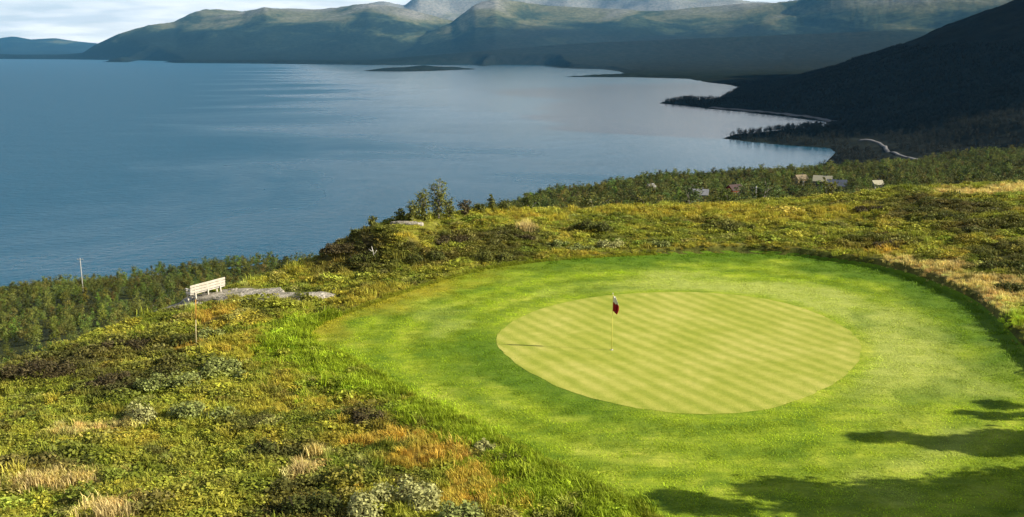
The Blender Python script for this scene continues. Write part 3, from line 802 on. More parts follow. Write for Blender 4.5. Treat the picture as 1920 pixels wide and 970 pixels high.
# lush long grass along the left edge of the lawn and a ragged fringe all round it
n_l = 9000
k = rp.integers(0, len(LAWN), n_l); tt = rp.uniform(0, 1, (n_l, 1))
pt = LAWN[k] * (1 - tt) + LAWN[(k + 1) % len(LAWN)] * tt + rp.normal(0, 0.10, (n_l, 2))
sd_ = sdf(pt[:, 0], pt[:, 1], LAWN); th_ = np.degrees(np.arctan2(pt[:, 1] - GC[1], pt[:, 0] - GC[0]))
ok = (pt[:, 1] > 15) & (sd_ > -0.12) & ~((th_ > -40) & (th_ < 85))
pt = pt[ok]
lc = (heath_colour(pt[:, 0], pt[:, 1]) * 0.7 + LUSH * 0.65) * rp.normal(1, 0.2, (len(pt), 1)) + np.array([0.03, 0.02, 0.0])
scatter("lawn_edge_grass", "longer grass along the edge of the mown lawn", np.c_[pt, ground(pt[:, 0], pt[:, 1])], rp.lognormal(-0.1, 0.35, len(pt)) * 0.42, np.clip(lc, 0.01, 0.6), tufts)
lx, ly = [], []
for s in LUSHES[:-1]:
    c0 = gp(s[0], s[1]); n_ = 420
    d = math.hypot(c0[0], c0[1]); sx = s[2] * d / FPX * 1.2; sy = s[3] * d * d / (FPX * CAM_Z) * 1.2
    lx.append(c0[0] + rp.normal(0, 0.6, n_) * sx); ly.append(c0[1] + rp.normal(0, 0.6, n_) * sy)
lx, ly = np.concatenate(lx), np.concatenate(ly)
ok = sdf(lx, ly, LAWN) > -0.15; lx, ly = lx[ok], ly[ok]
lc = LUSH * 1.25 * (1 + 0.35 * fbm(lx, ly, 1.2, 3)[:, None]) * rp.normal(1, 0.15, (len(lx), 1)) + np.array([0.02, 0.03, 0])
scatter("long_grass", "long bright green grass left of the mown lawn", np.c_[lx, ly, ground(lx, ly)], rp.lognormal(-0.55, 0.4, len(lx)), np.clip(lc, 0.01, 0.6), tufts)

# short blades of the mown fringe
azr = R(31); n_s = 15000
a_ = rp.uniform(-azr, azr, n_s); r_s = np.sqrt(rp.uniform(19 ** 2, 62 ** 2, n_s)); sx_, sy_ = r_s * np.sin(a_), r_s * np.cos(a_)
sdl, sdg, dry, lush_shade, gold = lawn_fields(sx_, sy_)
ok = (sdl < -0.05) & (sdg > 0.16)
sx_, sy_, sdl, sdg, dry, lush_shade, gold = [q[ok] for q in (sx_, sy_, sdl, sdg, dry, lush_shade, gold)]
sc0 = np.array([0.25, 0.33, 0.015]) * (1 + 0.34 * fbm(sx_, sy_, 4.5, 3, ox=50)[:, None] + 0.24 * np.sin(sdg * 3.6 + fbm(sx_, sy_, 3.0, 2) * 0.8)[:, None])
for w_, cc in ((dry, (0.40, 0.445, 0.085)), (gold, (0.30, 0.26, 0.018)), (lush_shade, (0.075, 0.15, 0.006))): sc0 = sc0 + (np.array(cc) - sc0) * w_[:, None]
sc0 = np.clip(sc0 * 1.55 * rp.normal(1, 0.07, (len(sx_), 1)), 0.01, 0.9)
s_h = 0.26 + 0.5 * (1 - smooth(0.0, 0.9, -sdl))
scatter("fringe_grass", "short mown grass blades of the fringe", np.c_[sx_, sy_, ground(sx_, sy_, micro=False) + 0.006], np.c_[np.full(len(sx_), 1.0), np.full(len(sx_), 1.0), s_h * rp.uniform(0.7, 1.2, len(sx_))], sc0, lawn_tufts, tilt=0.02)

# ------------------------------------------------------------------ mountain birches
M_BARK = simple_mat("birch_bark", (0.22, 0.19, 0.16), 0.5, 6.0, 0.9)
M_TWIG = simple_mat("shrub_wood", (0.07, 0.05, 0.035), 0.3, 10.0, 0.9)
M_BIRCH = leaf_mat("birch_leaves", False, (0.098, 0.122, 0.022))
M_BIRCH2 = leaf_mat("birch_leaves_olive", False, (0.125, 0.125, 0.022))
M_BIRCH3 = leaf_mat("birch_leaves_deep", False, (0.07, 0.098, 0.024))
def birch(seed, H, W, stems, nleaf, leaf, mat, seg=6, crown_lo=0.15):
    """returns trunk mesh and crown mesh of a multi-stemmed fell birch standing at the origin"""
    rg = np.random.default_rng(seed); rd = random.Random(seed)
    tb = MB(); tips = []
    for s in range(stems):
        a0 = 2 * math.pi * (s + rd.random() * 0.6) / stems; lean = W * (0.35 if stems > 1 else 0.12) * rd.uniform(0.5, 1.0)
        h = H * rd.uniform(0.72, 1.0); pts = []; r0 = 0.016 * H * rd.uniform(0.8, 1.1)
        for k in range(6):
            t = k / 5
            pts.append((math.cos(a0) * lean * t ** 1.3 + rd.uniform(-1, 1) * 0.05 * W * t, math.sin(a0) * lean * t ** 1.3 + rd.uniform(-1, 1) * 0.05 * W * t, h * t - 0.15 * (k == 0)))
        tb.tube(pts, [r0 * (1 - 0.85 * k / 5) for k in range(6)], seg)
        nl = rd.randint(7, 10)
        for q in range(nl):
            t = crown_lo + (0.97 - crown_lo) * (q + rd.random()) / nl
            i = min(int(t * 5), 4); f = t * 5 - i
            p0 = np.array(pts[i]) * (1 - f) + np.array(pts[i + 1]) * f
            az = rd.uniform(0, 2 * math.pi); ln = W * 0.55 * (1.0 - 0.72 * abs(t - 0.42) ** 1.1) * rd.uniform(0.5, 1.0)
            e = p0 + np.array([math.cos(az) * ln, math.sin(az) * ln, ln * rd.uniform(0.3, 0.8)])
            mpt = (p0 + e) / 2 + np.array([0, 0, ln * 0.05])
            tb.tube([p0, mpt, e], [r0 * 0.34, r0 * 0.22, r0 * 0.08], 4, False)
            for w in (0.45, 0.75, 1.0): tips.append((p0 * (1 - w) + e * w, ln * 0.30 + 0.05 * W))
        tips.append((np.array(pts[-1]), W * 0.10))
    trunk = tb.mesh("trunk", M_BARK, True)
    T = np.array([t[0] for t in tips]); Sg = np.array([t[1] for t in tips])
    k = rg.integers(0, len(T), nleaf); off = rg.normal(size=(nleaf, 3)) * Sg[k][:, None] * np.array([0.62, 0.62, 0.5])
    P = T[k] + off
    P[:, 2] = np.maximum(P[:, 2], 0.04 * H)
    ctr = P.mean(0); o_ = P - ctr; o_ /= np.linalg.norm(o_, axis=1)[:, None] + 1e-6
    V, Fq, lf = leaf_cloud(P, leaf, 0.25, o_, rg=rg)
    return trunk, np_mesh("crown", V, Fq, mat, leaf=lf)
def place_tree(name, meshes, loc, rz, sc_, label, group, cat="tree"):
    t = thing(name, label, cat, loc, rz, group); t.scale = sc_ if hasattr(sc_, '__len__') else (sc_,) * 3
    obj("trunk", meshes[0], t); obj("crown", meshes[1], t); return t
wood_kinds = [birch(100 + i, 6.0, 2.5 + 0.45 * (i % 3), 1 + i % 3, 700, 0.20, (M_BIRCH, M_BIRCH2, M_BIRCH3)[i % 3], 5) for i in range(6)]

# the wood on the slope: the trees that show largest stand singly, the rest is one mass
n_w = 52000
az = rp.uniform(R(-29), R(29.5), n_w); r = np.sqrt(rp.uniform(110 ** 2, 860 ** 2, n_w))
rd0, rde = rim_dist(np.degrees(az)), wood_end(np.degrees(az))
uu = (r - rd0) / (rde - rd0)
ok = (uu > np.where(np.degrees(az) < -10, 0.03, 0.10)) & (uu < 1.10)
ok &= rp.uniform(0, 1, n_w) < 0.45 + 0.6 * smooth(-0.25, 0.15, fbm(r * np.sin(az), r * np.cos(az), 45, 3, ox=12))
az, r = az[ok], r[ok]
wx, wy = r * np.sin(az), r * np.cos(az)
CLEAR = []                      # cabins keep a clearing, filled below
CABINS = [  # pixel of the foot in the photo, distance, width, depth, height, heading, wall, roof
    (1220, 361, 330, 2.6, 2.4, 2.0, 35, 'white', 'white_r', "small white hut half hidden in birches above the lake bay", 0),
    (1310, 378, 300, 6.0, 4.2, 2.3, -12, 'dark', 'grey_r', "low dark cabin with pale grey roof left of the red cabin", 0),
    (1376, 371, 280, 4.4, 4.0, 2.6, 28, 'red', 'dark_r', "dark red cabin with white trim beside the pole", 0),
    (1500, 350, 420, 5.2, 4.4, 3.4, 20, 'tan', 'tan_r', "yellow-brown timber house with tall gable among the birches", 0),
    (1542, 352, 400, 7.5, 5.5, 2.8, -24, 'brown', 'cream_r', "brown house with broad cream roof behind the dark blue one", 0),
    (1568, 363, 345, 6.6, 5.2, 2.9, -18, 'cream', 'slate_r', "house with dark blue-grey roof and cream wall at the heath edge", 0),
    (1643, 359, 330, 3.6, 3.2, 2.4, 15, 'white', 'cream_r', "small white cabin standing alone right of the blue-roofed house", 0)]
def at_dist(px, py, d):
    v = ray(px, py); return v * (d / math.hypot(v[0], v[1])) + np.array([0, 0, CAM_Z])
CABIN_AT = [gp(c0[0], c0[1], None, 130, 900) for c0 in CABINS]
for c0, p_ in zip(CABINS, CABIN_AT):
    CLEAR.append((p_[0], p_[1], c0[3] * 0.9))
    # open ground on the near side, where the photograph looks in
    v_ = p_[:2] / np.linalg.norm(p_[:2])
    for f_ in range(6, 64, 6): CLEAR.append((p_[0] - v_[0] * f_, p_[1] - v_[1] * f_, c0[3] * 0.5 + 0.8))
ok = np.ones(len(wx), bool)
for cx, cy, cr in CLEAR: ok &= np.hypot(wx - cx, wy - cy) > cr + 1.0
wx, wy, az, r = wx[ok], wy[ok], az[ok], r[ok]
wz = ground(wx, wy)
# keep what the plateau does not hide from the photograph's side
hid = np.zeros(len(wx), bool)
for f_ in np.linspace(0.05, 0.6, 40):
    hid |= (CAM_Z + (wz + 6.5 - CAM_Z) * f_) < np.where(r * f_ < rim_dist(np.degrees(az)) * 1.06, tps(wx * f_, wy * f_) - 0.5, -1e9)
wx, wy, wz, az, r = wx[~hid], wy[~hid], wz[~hid], az[~hid], r[~hid]
order = np.argsort(r)
wx, wy, wz, r = wx[order], wy[order], wz[order], r[order]
sc_all = np.clip(rp.lognormal(-0.05, 0.26, len(wx)), 0.45, 1.65)
pxw = 960 + FPX * wx / wy
sc_all = sc_all * np.interp(pxw, [560, 1000], [0.54, 0.80])
left = np.where(pxw < 640)[0][:150]; right = np.where(pxw > 880)[0][:140]
single = np.zeros(len(wx), bool); single[left] = True; single[right] = True
SPOTS = [(110, "low birch on the slope at the far left edge, left of the pale pole", "birches left of the pole"),
         (205, "low birch on the left slope below the foot of the pale pole", "birches round the left pole"),
         (345, "low birch on the slope between the pale pole and the bench", "birches between pole and bench"),
         (450, "low birch on the slope straight behind the bench", "birches behind the bench"),
         (700, "low birch on the slope between the bench and the dark mound", "birches between bench and mound"),
         (1160, "low birch where the wood behind the heath ridge tapers toward the water", "birches at the tapering end of the wood"),
         (1270, "low birch in the wood near the small white hut", "birches round the white hut"),
         (1440, "low birch in the wood near the red cabin and the pole", "birches round the red cabin"),
         (1620, "low birch in the wood near the cluster of houses", "birches round the houses"),
         (9999, "low birch in the wood at the right, past the houses", "birches past the houses")]
for i in np.where(single)[0]:
    lf_ = pxw[i] < 640
    place_tree("birch_tree", wood_kinds[i % 6], (wx[i], wy[i], wz[i] - 0.1), rp.uniform(0, 6.28), (sc_all[i],) * 3,
               *next((lb_, gr_) for hi_, lb_, gr_ in SPOTS if pxw[i] < hi_))
M_WOOD = leaf_mat("wood_leaves", True, trans=0.15)
wood_p = []
for i, (tm, cm) in enumerate(wood_kinds):
    bm_ = bmesh.new(); bm_.from_mesh(cm); me = bpy.data.meshes.new("wood_tree"); bm_.to_mesh(me); bm_.free(); me.materials.append(M_WOOD)
    wood_p.append(proto("wood_birch", me))
rest = ~single
cw = np.array([0.115, 0.130, 0.024]) * (1 + 0.5 * fbm(wx, wy, 30, 3, ox=2)[:, None]) * rp.normal(1, 0.30, (len(wx), 1)) * rp.normal(1, 0.12, (len(wx), 3))
scatter("birch_wood", "birch wood covering the slope down to the lake", np.c_[wx, wy, wz - 0.1][rest], sc_all[rest], np.clip(cw[rest], 0.01, 0.3), wood_p, tilt=0.05)
# ------------------------------------------------------------------ road under the mountain
m, n, l, b = new_mat("road_gravel")
l.new(ramp(n, l, nz(n, l, 0.05, 4, 0.6, pos(n)), [(0.3, (0.09, 0.087, 0.085)), (0.7, (0.15, 0.145, 0.14))]), b.inputs['Base Color'])
def far_pt(px, py): return gp(px, py, lambda x, y: np.maximum(far_height(x, y, False), ground(x, y, False)), 700, 6000)
ROADS = []
def road(name, label, pts, w):
    P = catmull([far_pt(a, b_)[:2] for a, b_ in pts], 8, False)
    d = np.gradient(P, axis=0); d /= np.linalg.norm(d, axis=1)[:, None]; nn_ = np.c_[-d[:, 1], d[:, 0]]
    ROADS.append(P); V = []
    for s in (-w / 2, w / 2):
        q = P + nn_ * s; V.append(np.c_[q, np.maximum(far_height(q[:, 0], q[:, 1]), ground(q[:, 0], q[:, 1], False)) + 0.6])
    V = np.stack(V, 1).reshape(-1, 3); k = np.arange(len(P) - 1) * 2
    V2 = V - np.array([0, 0, 3.0]); nv = len(V)
    F = np.r_[np.stack([k, k + 1, k + 3, k + 2], 1), np.stack([k + nv, k, k + 2, k + 2 + nv], 1), np.stack([k + 1, k + 1 + nv, k + 3 + nv, k + 3], 1)]
    tag(obj(name, np_mesh(name, np.r_[V, V2], F, m)), label, None, None, 'structure')
road("road", "pale road winding down under the dark mountain", [(1612, 263), (1640, 266), (1658, 274), (1664, 284), (1690, 293), (1725, 299), (1760, 301)], 4.0)
road("road", "grey road along the shore under the mountain", [(1332, 202), (1400, 207), (1480, 215), (1540, 223), (1566, 229)], 9)
# wood on the far shore, tinted dark to stand in for mountain shade
n_f = 42000
fx = rp.uniform(150, 1500, n_f); fy = rp.uniform(850, 3300, n_f)
ok = (-sdf(fx, fy, LAND) > 4) & (np.abs(np.arctan2(fx, fy)) < R(30)) & (fx - np.interp(fy, M_Y, M_X) < 420)
for P_ in ROADS:
    for q_ in P_:
        v_ = q_ / np.linalg.norm(q_); ax, ay = fx - q_[0], fy - q_[1]; al = ax * v_[0] + ay * v_[1]; ac = np.abs(ax * v_[1] - ay * v_[0])
        ok &= ~((ac < 12) & (al < 10) & (al > -70))
fx, fy = fx[ok], fy[ok]; fz = far_height(fx, fy)
scatter("shore_wood", "dark birch wood along the far shore under the mountain", np.c_[fx, fy, fz - 0.3], rp.uniform(0.8, 1.5, len(fx)),
        np.array([0.022, 0.024, 0.015]) * rp.normal(1, 0.2, (len(fx), 1)), wood_p, tilt=0.05)

# ------------------------------------------------------------------ birches beside the lawn, whose shade lies over it
M_BIG = leaf_mat("lawn_birch_leaves", False, (0.10, 0.14, 0.02), trans=0.06)
def shade_tree(px, py, H, W, seed, label, stems=2):
    tip = gp(px, py); ln = H / math.tan(SUN_EL)
    x, y = tip[0] + SUN_DIR[0] * ln, tip[1] + SUN_DIR[1] * ln
    place_tree("birch_tree", birch(seed, H, W, stems, 12000, 0.15, M_BIG, 7), (x, y, g1(x, y) - 0.05), 0.7 * seed, 1.0, label, "birches beside the lawn")
shade_tree(1205, 918, 6.6, 2.5, 301, "birch beside the lawn casting the longest shade across its near corner")
shade_tree(1430, 914, 7.0, 2.5, 302, "birch just right of the lawn, second in the near shade", 3)
shade_tree(1680, 912, 6.6, 2.5, 303, "broad birch right of the lawn, last in the near shade", 3)
shade_tree(1640, 820, 6.0, 1.7, 304, "slender birch whose narrow shade points at the putting green", 2)
shade_tree(1770, 836, 5.4, 1.5, 305, "birch right of the lawn with ragged shade beyond the slender one", 2)
shade_tree(1780, 768, 5.8, 1.2, 306, "thin birch farthest up the lawn side, faint forked shade", 2)

# ------------------------------------------------------------------ single shrubs on the heath
M_WIL = leaf_mat("willow_leaves", False, (0.28, 0.31, 0.085)); M_WIL2 = leaf_mat("grey_willow_leaves", False, (0.42, 0.41, 0.15))
M_DRK = leaf_mat("dwarf_birch_leaves", False, (0.10, 0.11, 0.022)); M_HTH = leaf_mat("heather_leaves", False, (0.095, 0.075, 0.03))
M_OLV = leaf_mat("olive_shrub_leaves", False, (0.15, 0.155, 0.03)); M_STR = leaf_mat("dry_grass", False, (0.56, 0.43, 0.17))
def low_shrub(name, label, px, py, wpx, hpx, mat, seed, depth=0.7, leaf=0.06, group=None, dens=1.0, cat="shrub"):
    c0 = gp(px, py); dist = math.hypot(math.hypot(c0[0], c0[1]), CAM_Z - c0[2])
    W = wpx * dist / FPX; H = max(0.22, hpx * dist / FPX * 0.78); D = max(W * depth, 0.5)
    rg = np.random.default_rng(seed)
    t = thing(name, label, cat, (c0[0], c0[1] + D * 0.15, g1(c0[0], c0[1] + D * 0.15) - 0.03), 0, group)
    # several lobes of unequal height, each a spray of leafy shoots
    nl = int(4 + W * 2.2); lx = rg.uniform(-0.42, 0.42, nl) * W; ly = rg.uniform(-0.4, 0.4, nl) * D
    lh = H * rg.uniform(0.55, 1.0, nl) * np.sqrt(np.clip(1.08 - (lx / (0.5 * W)) ** 2 * 0.7 - (ly / (0.5 * D)) ** 2 * 0.5, 0.2, 1)); lr = rg.uniform(0.16, 0.30, nl) * min(W, D + 0.4)
    lr = np.clip(lr, 0.15, 0.8)
    st = MB(); pts = []
    nleaf = int(min(5200, (500 + W * D * H * 1400) * dens * (0.06 / leaf) ** 2))
    for i in range(nl):
        for q in range(5):
            a = rg.uniform(0, 6.283); e = np.array([lx[i] + math.cos(a) * lr[i] * 0.8, ly[i] + math.sin(a) * lr[i] * 0.8, lh[i] * rg.uniform(0.7, 1.05)])
            st.tube([(lx[i] * 0.8, ly[i] * 0.8, -0.05), tuple((np.array([lx[i], ly[i], 0]) * 0.4 + e * 0.6) * np.array([1, 1, 0.9])), tuple(e)], [0.012, 0.009, 0.004], 4, False)
    k = rg.integers(0, nl, nleaf); dirn = rg.normal(size=(nleaf, 3)); dirn /= np.linalg.norm(dirn, axis=1)[:, None]; dirn[:, 2] = np.abs(dirn[:, 2])
    q = rg.uniform(0.35, 1.05, nleaf) ** 0.6
    P = np.c_[lx[k] + dirn[:, 0] * lr[k] * q, ly[k] + dirn[:, 1] * lr[k] * q, lh[k] * (0.12 + 0.9 * dirn[:, 2] * q) + rg.normal(0, 0.03, nleaf)]
    V, Fq, lf = leaf_cloud(P, leaf, 0.25, dirn, rg=rg)
    obj("foliage", np_mesh("foliage", V, Fq, mat, leaf=lf), t)
    st.build("stems", M_TWIG, t)
    return t
SH = "shrub"
low_shrub("dwarf_birch", "rounded dark shrub alone on the golden heath behind the lawn", 1108, 432, 70, 26, M_DRK, 1, 0.6)
low_shrub("willow_shrub", "pale topped willow at the right end of the low row behind the lawn", 1146, 466, 56, 26, M_WIL2, 2, 0.5)
low_shrub("willow_shrub", "grey willow in the middle of the low row behind the lawn", 1088, 472, 74, 22, M_WIL, 3, 0.4)
low_shrub("willow_shrub", "grey willow at the left end of the low row behind the lawn", 1045, 462, 44, 16, M_WIL, 4, 0.4)
low_shrub("willow_shrub", "small grey willow right of the low row, at the lawn's back edge", 1238, 462, 44, 18, M_WIL, 5, 0.5)
low_shrub("willow_shrub", "big grey willow thicket left of the lawn, upper of two", 410, 706, 110, 48, M_WIL, 6, 0.6)
low_shrub("willow_shrub", "dense grey-green willow at the left of the upper thicket", 315, 730, 120, 46, M_WIL, 7, 0.5)
low_shrub("willow_shrub", "lower grey-green willow thicket in front of the big one", 375, 785, 130, 44, M_WIL, 8, 0.5)
low_shrub("willow_shrub", "leafy pale willow at the left end of the lower thicket", 258, 790, 60, 46, M_WIL2, 9, 0.6)
low_shrub("willow_shrub", "small round willow right of the orange stake", 396, 634, 46, 26, M_WIL, 10, 0.7)
low_shrub("dwarf_birch", "dark bush left of the orange stake", 345, 648, 44, 40, M_DRK, 11, 0.8)
low_shrub("heather_clump", "low dark heather clump near the left lawn edge", 700, 786, 92, 26, M_HTH, 12, 0.5)
low_shrub("willow_shrub", "silvery willow at the bottom edge below the orange grass", 745, 955, 150, 70, M_WIL2, 13, 0.6)
low_shrub("willow_shrub", "grey willow at the bottom edge, right of the silvery one", 850, 985, 100, 60, M_WIL, 14, 0.6)
low_shrub("dwarf_birch", "dark bush at the bottom edge left of the silvery willow", 590, 968, 110, 56, M_DRK, 15, 0.6)
low_shrub("dwarf_birch", "dark bush beside the straw patch in the lower left heath", 500, 852, 70, 36, M_DRK, 16, 0.6)
low_shrub("willow_shrub", "small pale willow at the near lawn edge below the long grass", 910, 845, 44, 26, M_WIL2, 17, 0.6)
low_shrub("willow_shrub", "green willow sprig at the near lawn edge, nearer the viewer", 955, 872, 60, 26, M_OLV, 18, 0.6)
low_shrub("dwarf_birch", "dark shrub at the right picture edge above the lawn bank", 1897, 548, 46, 26, M_DRK, 19, 0.7)
low_shrub("dwarf_birch", "dark shrub on the right heath, second row up from the bank", 1880, 505, 70, 20, M_DRK, 20, 0.5)
low_shrub("dwarf_birch", "broad dark shrub on the right heath below the ridge top", 1770, 412, 84, 22, M_DRK, 21, 0.5)
low_shrub("dwarf_birch", "dark shrub left of the broad one on the right heath", 1722, 398, 54, 18, M_DRK, 22, 0.5)
low_shrub("heather_clump", "brownish heather strip high on the right heath", 1640, 396, 80, 14, M_HTH, 23, 0.4)
low_shrub("heather_clump", "small dark heather clump on the right heath near the bank", 1672, 462, 66, 16, M_HTH, 24, 0.4)
low_shrub("olive_shrub", "olive shrub behind the lawn below the red cabin", 1390, 432, 56, 20, M_OLV, 25, 0.5)
low_shrub("dwarf_birch", "dark shrub on the mound's face above the lawn corner", 690, 492, 60, 30, M_DRK, 26, 0.6)
low_shrub("heather_clump", "dark heather on the steep left shoulder of the mound", 640, 476, 70, 28, M_HTH, 27, 0.6)
low_shrub("dwarf_birch", "dark shrub in the middle of the mound's face", 792, 488, 76, 30, M_DRK, 28, 0.5)
low_shrub("heather_clump", "brown heather near the top of the mound", 868, 456, 96, 20, M_HTH, 29, 0.5)
low_shrub("olive_shrub", "olive shrub on the mound's right foot", 920, 490, 90, 26, M_OLV, 30, 0.5)
low_shrub("heather_clump", "dark heather under the pale grass tuft", 975, 448, 60, 16, M_HTH, 31, 0.5)
low_shrub("dwarf_birch", "low dark bush at the far left rim of the heath", 60, 706, 130, 40, M_HTH, 32, 0.5)
low_shrub("heather_clump", "wide dark heather left of the willow thicket", 195, 728, 120, 36, M_HTH, 33, 0.5)
low_shrub("heather_clump", "dark heather at the left rim below the grey rock", 240, 655, 90, 24, M_HTH, 34, 0.5)

# grey-green upright shrubs along the rim against the water
def rim_shrub(px, py, hpx, wpx, seed, label, stems=4, mat=None):
    c0 = gp(px, py)
    if math.hypot(c0[0], c0[1]) > 110:
        d = ray(px, py); azd = math.degrees(math.atan2(d[0], d[1])); rr = float(rim_dist(azd)) + 0.6
        c0 = np.array([rr * math.sin(math.radians(azd)), rr * math.cos(math.radians(azd)), 0])
    x, y = c0[0], c0[1]; dist = math.hypot(x, y)
    H = hpx * dist / FPX; W = wpx * dist / FPX
    m_ = birch(seed, H, W * 0.7, stems + 2, int(350 + 260 * H * W), 0.075, mat or M_OLV, 4, 0.05)
    place_tree("upright_shrub", m_, (x, y, g1(x, y) - 0.05), seed, 1.0, label, "upright shrubs along the rim", "shrub")
rim_shrub(822, 411, 76, 48, 401, "tallest upright shrub on the rim, dark against the water", 5)
rim_shrub(795, 411, 58, 40, 402, "upright shrub close left of the tallest one on the rim", 4)
rim_shrub(773, 414, 40, 34, 403, "half-height shrub second left of the tallest one", 3)
rim_shrub(750, 415, 24, 26, 404, "low shrub third left of the tallest one on the rim", 3, M_DRK)
rim_shrub(842, 410, 40, 30, 405, "half-height shrub close right of the tallest one", 3)
rim_shrub(872, 404, 30, 32, 406, "thin brownish shrub right of the tall group on the rim", 3, M_HTH)
rim_shrub(921, 396, 34, 16, 407, "slim spire shrub between the tall group and the wood", 2)
rim_shrub(900, 399, 16, 30, 408, "low dark shrub left of the slim spire one", 3, M_DRK)
rim_shrub(990, 392, 34, 30, 409, "bright green shrub where the wood begins on the rim", 4, M_BIRCH)
rim_shrub(945, 395, 18, 34, 410, "low dark shrub right of the slim spire one", 3, M_DRK)
rim_shrub(699, 428, 26, 22, 411, "small shrub on the rim left of the pale slab", 3)
rim_shrub(665, 438, 16, 22, 412, "lowest shrub on the mound's left shoulder", 3, M_DRK)

# dry grass tufts that stand out
def dry_tuft(label, px, py, wpx, hpx, seed, mat=None):
    c0 = gp(px, py); dist = math.hypot(c0[0], c0[1]); W, H = wpx * dist / FPX, hpx * dist / FPX * 0.72
    V, Fq, lf = blade_cloud(260, W * 0.5, H, 0.012, 0.6, np.random.default_rng(seed))
    o = obj("dry_grass_tuft", np_mesh("dry_grass_tuft", V, Fq, mat or M_STR, leaf=lf), None, (c0[0], c0[1], c0[2]))
    tag(o, label, "grass tuft", "dry grass tufts")
dry_tuft("pale dry grass tuft on top of the mound", 988, 432, 30, 26, 1)
dry_tuft("straw tuft in the lower left heath beside dark bushes", 568, 890, 40, 40, 2)
dry_tuft("straw tuft at the left, on the long pale patch", 140, 905, 70, 26, 3)
dry_tuft("straw tuft at the bottom edge on the left", 205, 968, 70, 40, 4)
dry_tuft("straw tuft left end of the long pale patch", 60, 905, 60, 22, 5)

# ------------------------------------------------------------------ bare rock
m, n, l, b = new_mat("lichen_rock")
p = n.new("ShaderNodeTexCoord").outputs['Object']
f1 = nz(n, l, 2.2, 6, 0.65, p); f2 = nz(n, l, 9, 5, 0.6, p)
c = ramp(n, l, f1, [(0.3, (0.18, 0.16, 0.12)), (0.5, (0.34, 0.30, 0.235)), (0.7, (0.50, 0.45, 0.36))])
c = mixc(n, l, ramp(n, l, f2, [(0.5, (0, 0, 0)), (0.66, (1, 1, 1))]), c, (0.10, 0.095, 0.05))
l.new(c, b.inputs['Base Color']); bump(n, l, b, mth(n, l, 'ADD', f1, f2), 0.8, 0.08)
M_ROCK = m
def rock(label, px, py, wpx, dpx, h, seed, rz=0.0):
    c0 = gp(px, py); dist = math.hypot(c0[0], c0[1]); W = wpx * dist / FPX; D = max(0.35, dpx * dist * dist / (FPX * CAM_Z))
    bm_ = bmesh.new(); bmesh.ops.create_icosphere(bm_, subdivisions=4, radius=1.0)
    rg = np.random.default_rng(seed); off = rg.uniform(0, 50)
    for v in bm_.verts:
        x, y, z = v.co
        a = math.atan2(y, x)
        k = 1 + 0.22 * math.sin(2 * a + off) + 0.12 * math.sin(5 * a + off * 2) + 0.06 * math.sin(9 * a + off)
        nn = float(pnoise(np.array([x * 2.1 + off]), np.array([y * 2.1 + z]))[0]); n2 = float(pnoise(np.array([x * 6 + off]), np.array([y * 6 + z * 3]))[0])
        zt = math.copysign(abs(z) ** 0.45, z)                    # flat-topped slab with steep sides
        step = 0.12 * round((nn + 0.5) * 4) / 4
        v.co = (x * k * W / 2 * (1 + 0.1 * n2), y * k * D / 2 * (1 + 0.1 * n2), (zt * (0.75 + 0.35 * nn) + step + 0.10 * n2) * h)
    me = bpy.data.meshes.new("flat_rock"); bm_.to_mesh(me); bm_.free(); me.materials.append(M_ROCK)
    o = obj("flat_rock", me, None, (c0[0], c0[1], c0[2] - h * 0.35))
    nrm = [(g1(c0[0] + 0.8, c0[1]) - g1(c0[0] - 0.8, c0[1])) / 1.6, (g1(c0[0], c0[1] + 0.8) - g1(c0[0], c0[1] - 0.8)) / 1.6]
    o.rotation_euler = (math.atan(nrm[1]), -math.atan(nrm[0]), rz)
    tag(o, label, "rock", "bare rock slabs")
rock("grey sloping rock slab below the bench", 352, 571, 130, 26, 0.34, 1, 0.25)
rock("long flat grey slab right of the bench", 545, 556, 140, 18, 0.26, 2, 0.08)
rock("small flat rock at the right end of the long slab", 618, 546, 60, 8, 0.16, 3, 0.0)
rock("pale rock slab on the mound's crest under the tall shrubs", 765, 419, 58, 3, 0.20, 4, 0.05)
rock("broad flat rock shelf running right from the bench", 452, 552, 150, 20, 0.22, 5, 0.1)
rock("small stone left of the sloping slab", 292, 582, 40, 8, 0.2, 6, 0.3)
rock("small pale stone close to the bench's right end", 440, 547, 26, 5, 0.22, 8, 0.2)
rock("small pale stone at the foot of the long slab", 470, 566, 30, 6, 0.14, 7, 0.0)

# ------------------------------------------------------------------ flagstick
M_POLE = simple_mat("yellow_pole", (0.62, 0.56, 0.12), 0.06, 5, 0.4); M_WHITE = simple_mat("white_cloth", (0.78, 0.74, 0.68), 0.05, 9, 0.8)
M_FLAG = simple_mat("dark_red_cloth", (0.30, 0.016, 0.018), 0.2, 9, 0.8); M_CUP = simple_mat("cup_liner", (0.5, 0.5, 0.48), 0.1, 8, 0.6)
fp = gp(1147, 657); fz = g1(fp[0], fp[1]) + 0.014
t = thing("flagstick", "yellow golf flagstick with limp red and white flag on the green", "flagstick", (fp[0], fp[1], fz))
MB().tube([(0, 0, -0.10), (0, 0, 2.16)], [0.014, 0.011], 10).build("pole", M_POLE, t, True)
MB().tube([(0, 0, 2.155), (0, 0, 2.19)], [0.018, 0.012], 10).build("pole_cap", M_WHITE, t, True)
MB().tube([(0, 0, 0.001), (0, 0, 0.010)], [0.054, 0.054], 20).build("cup", M_CUP, t, True)
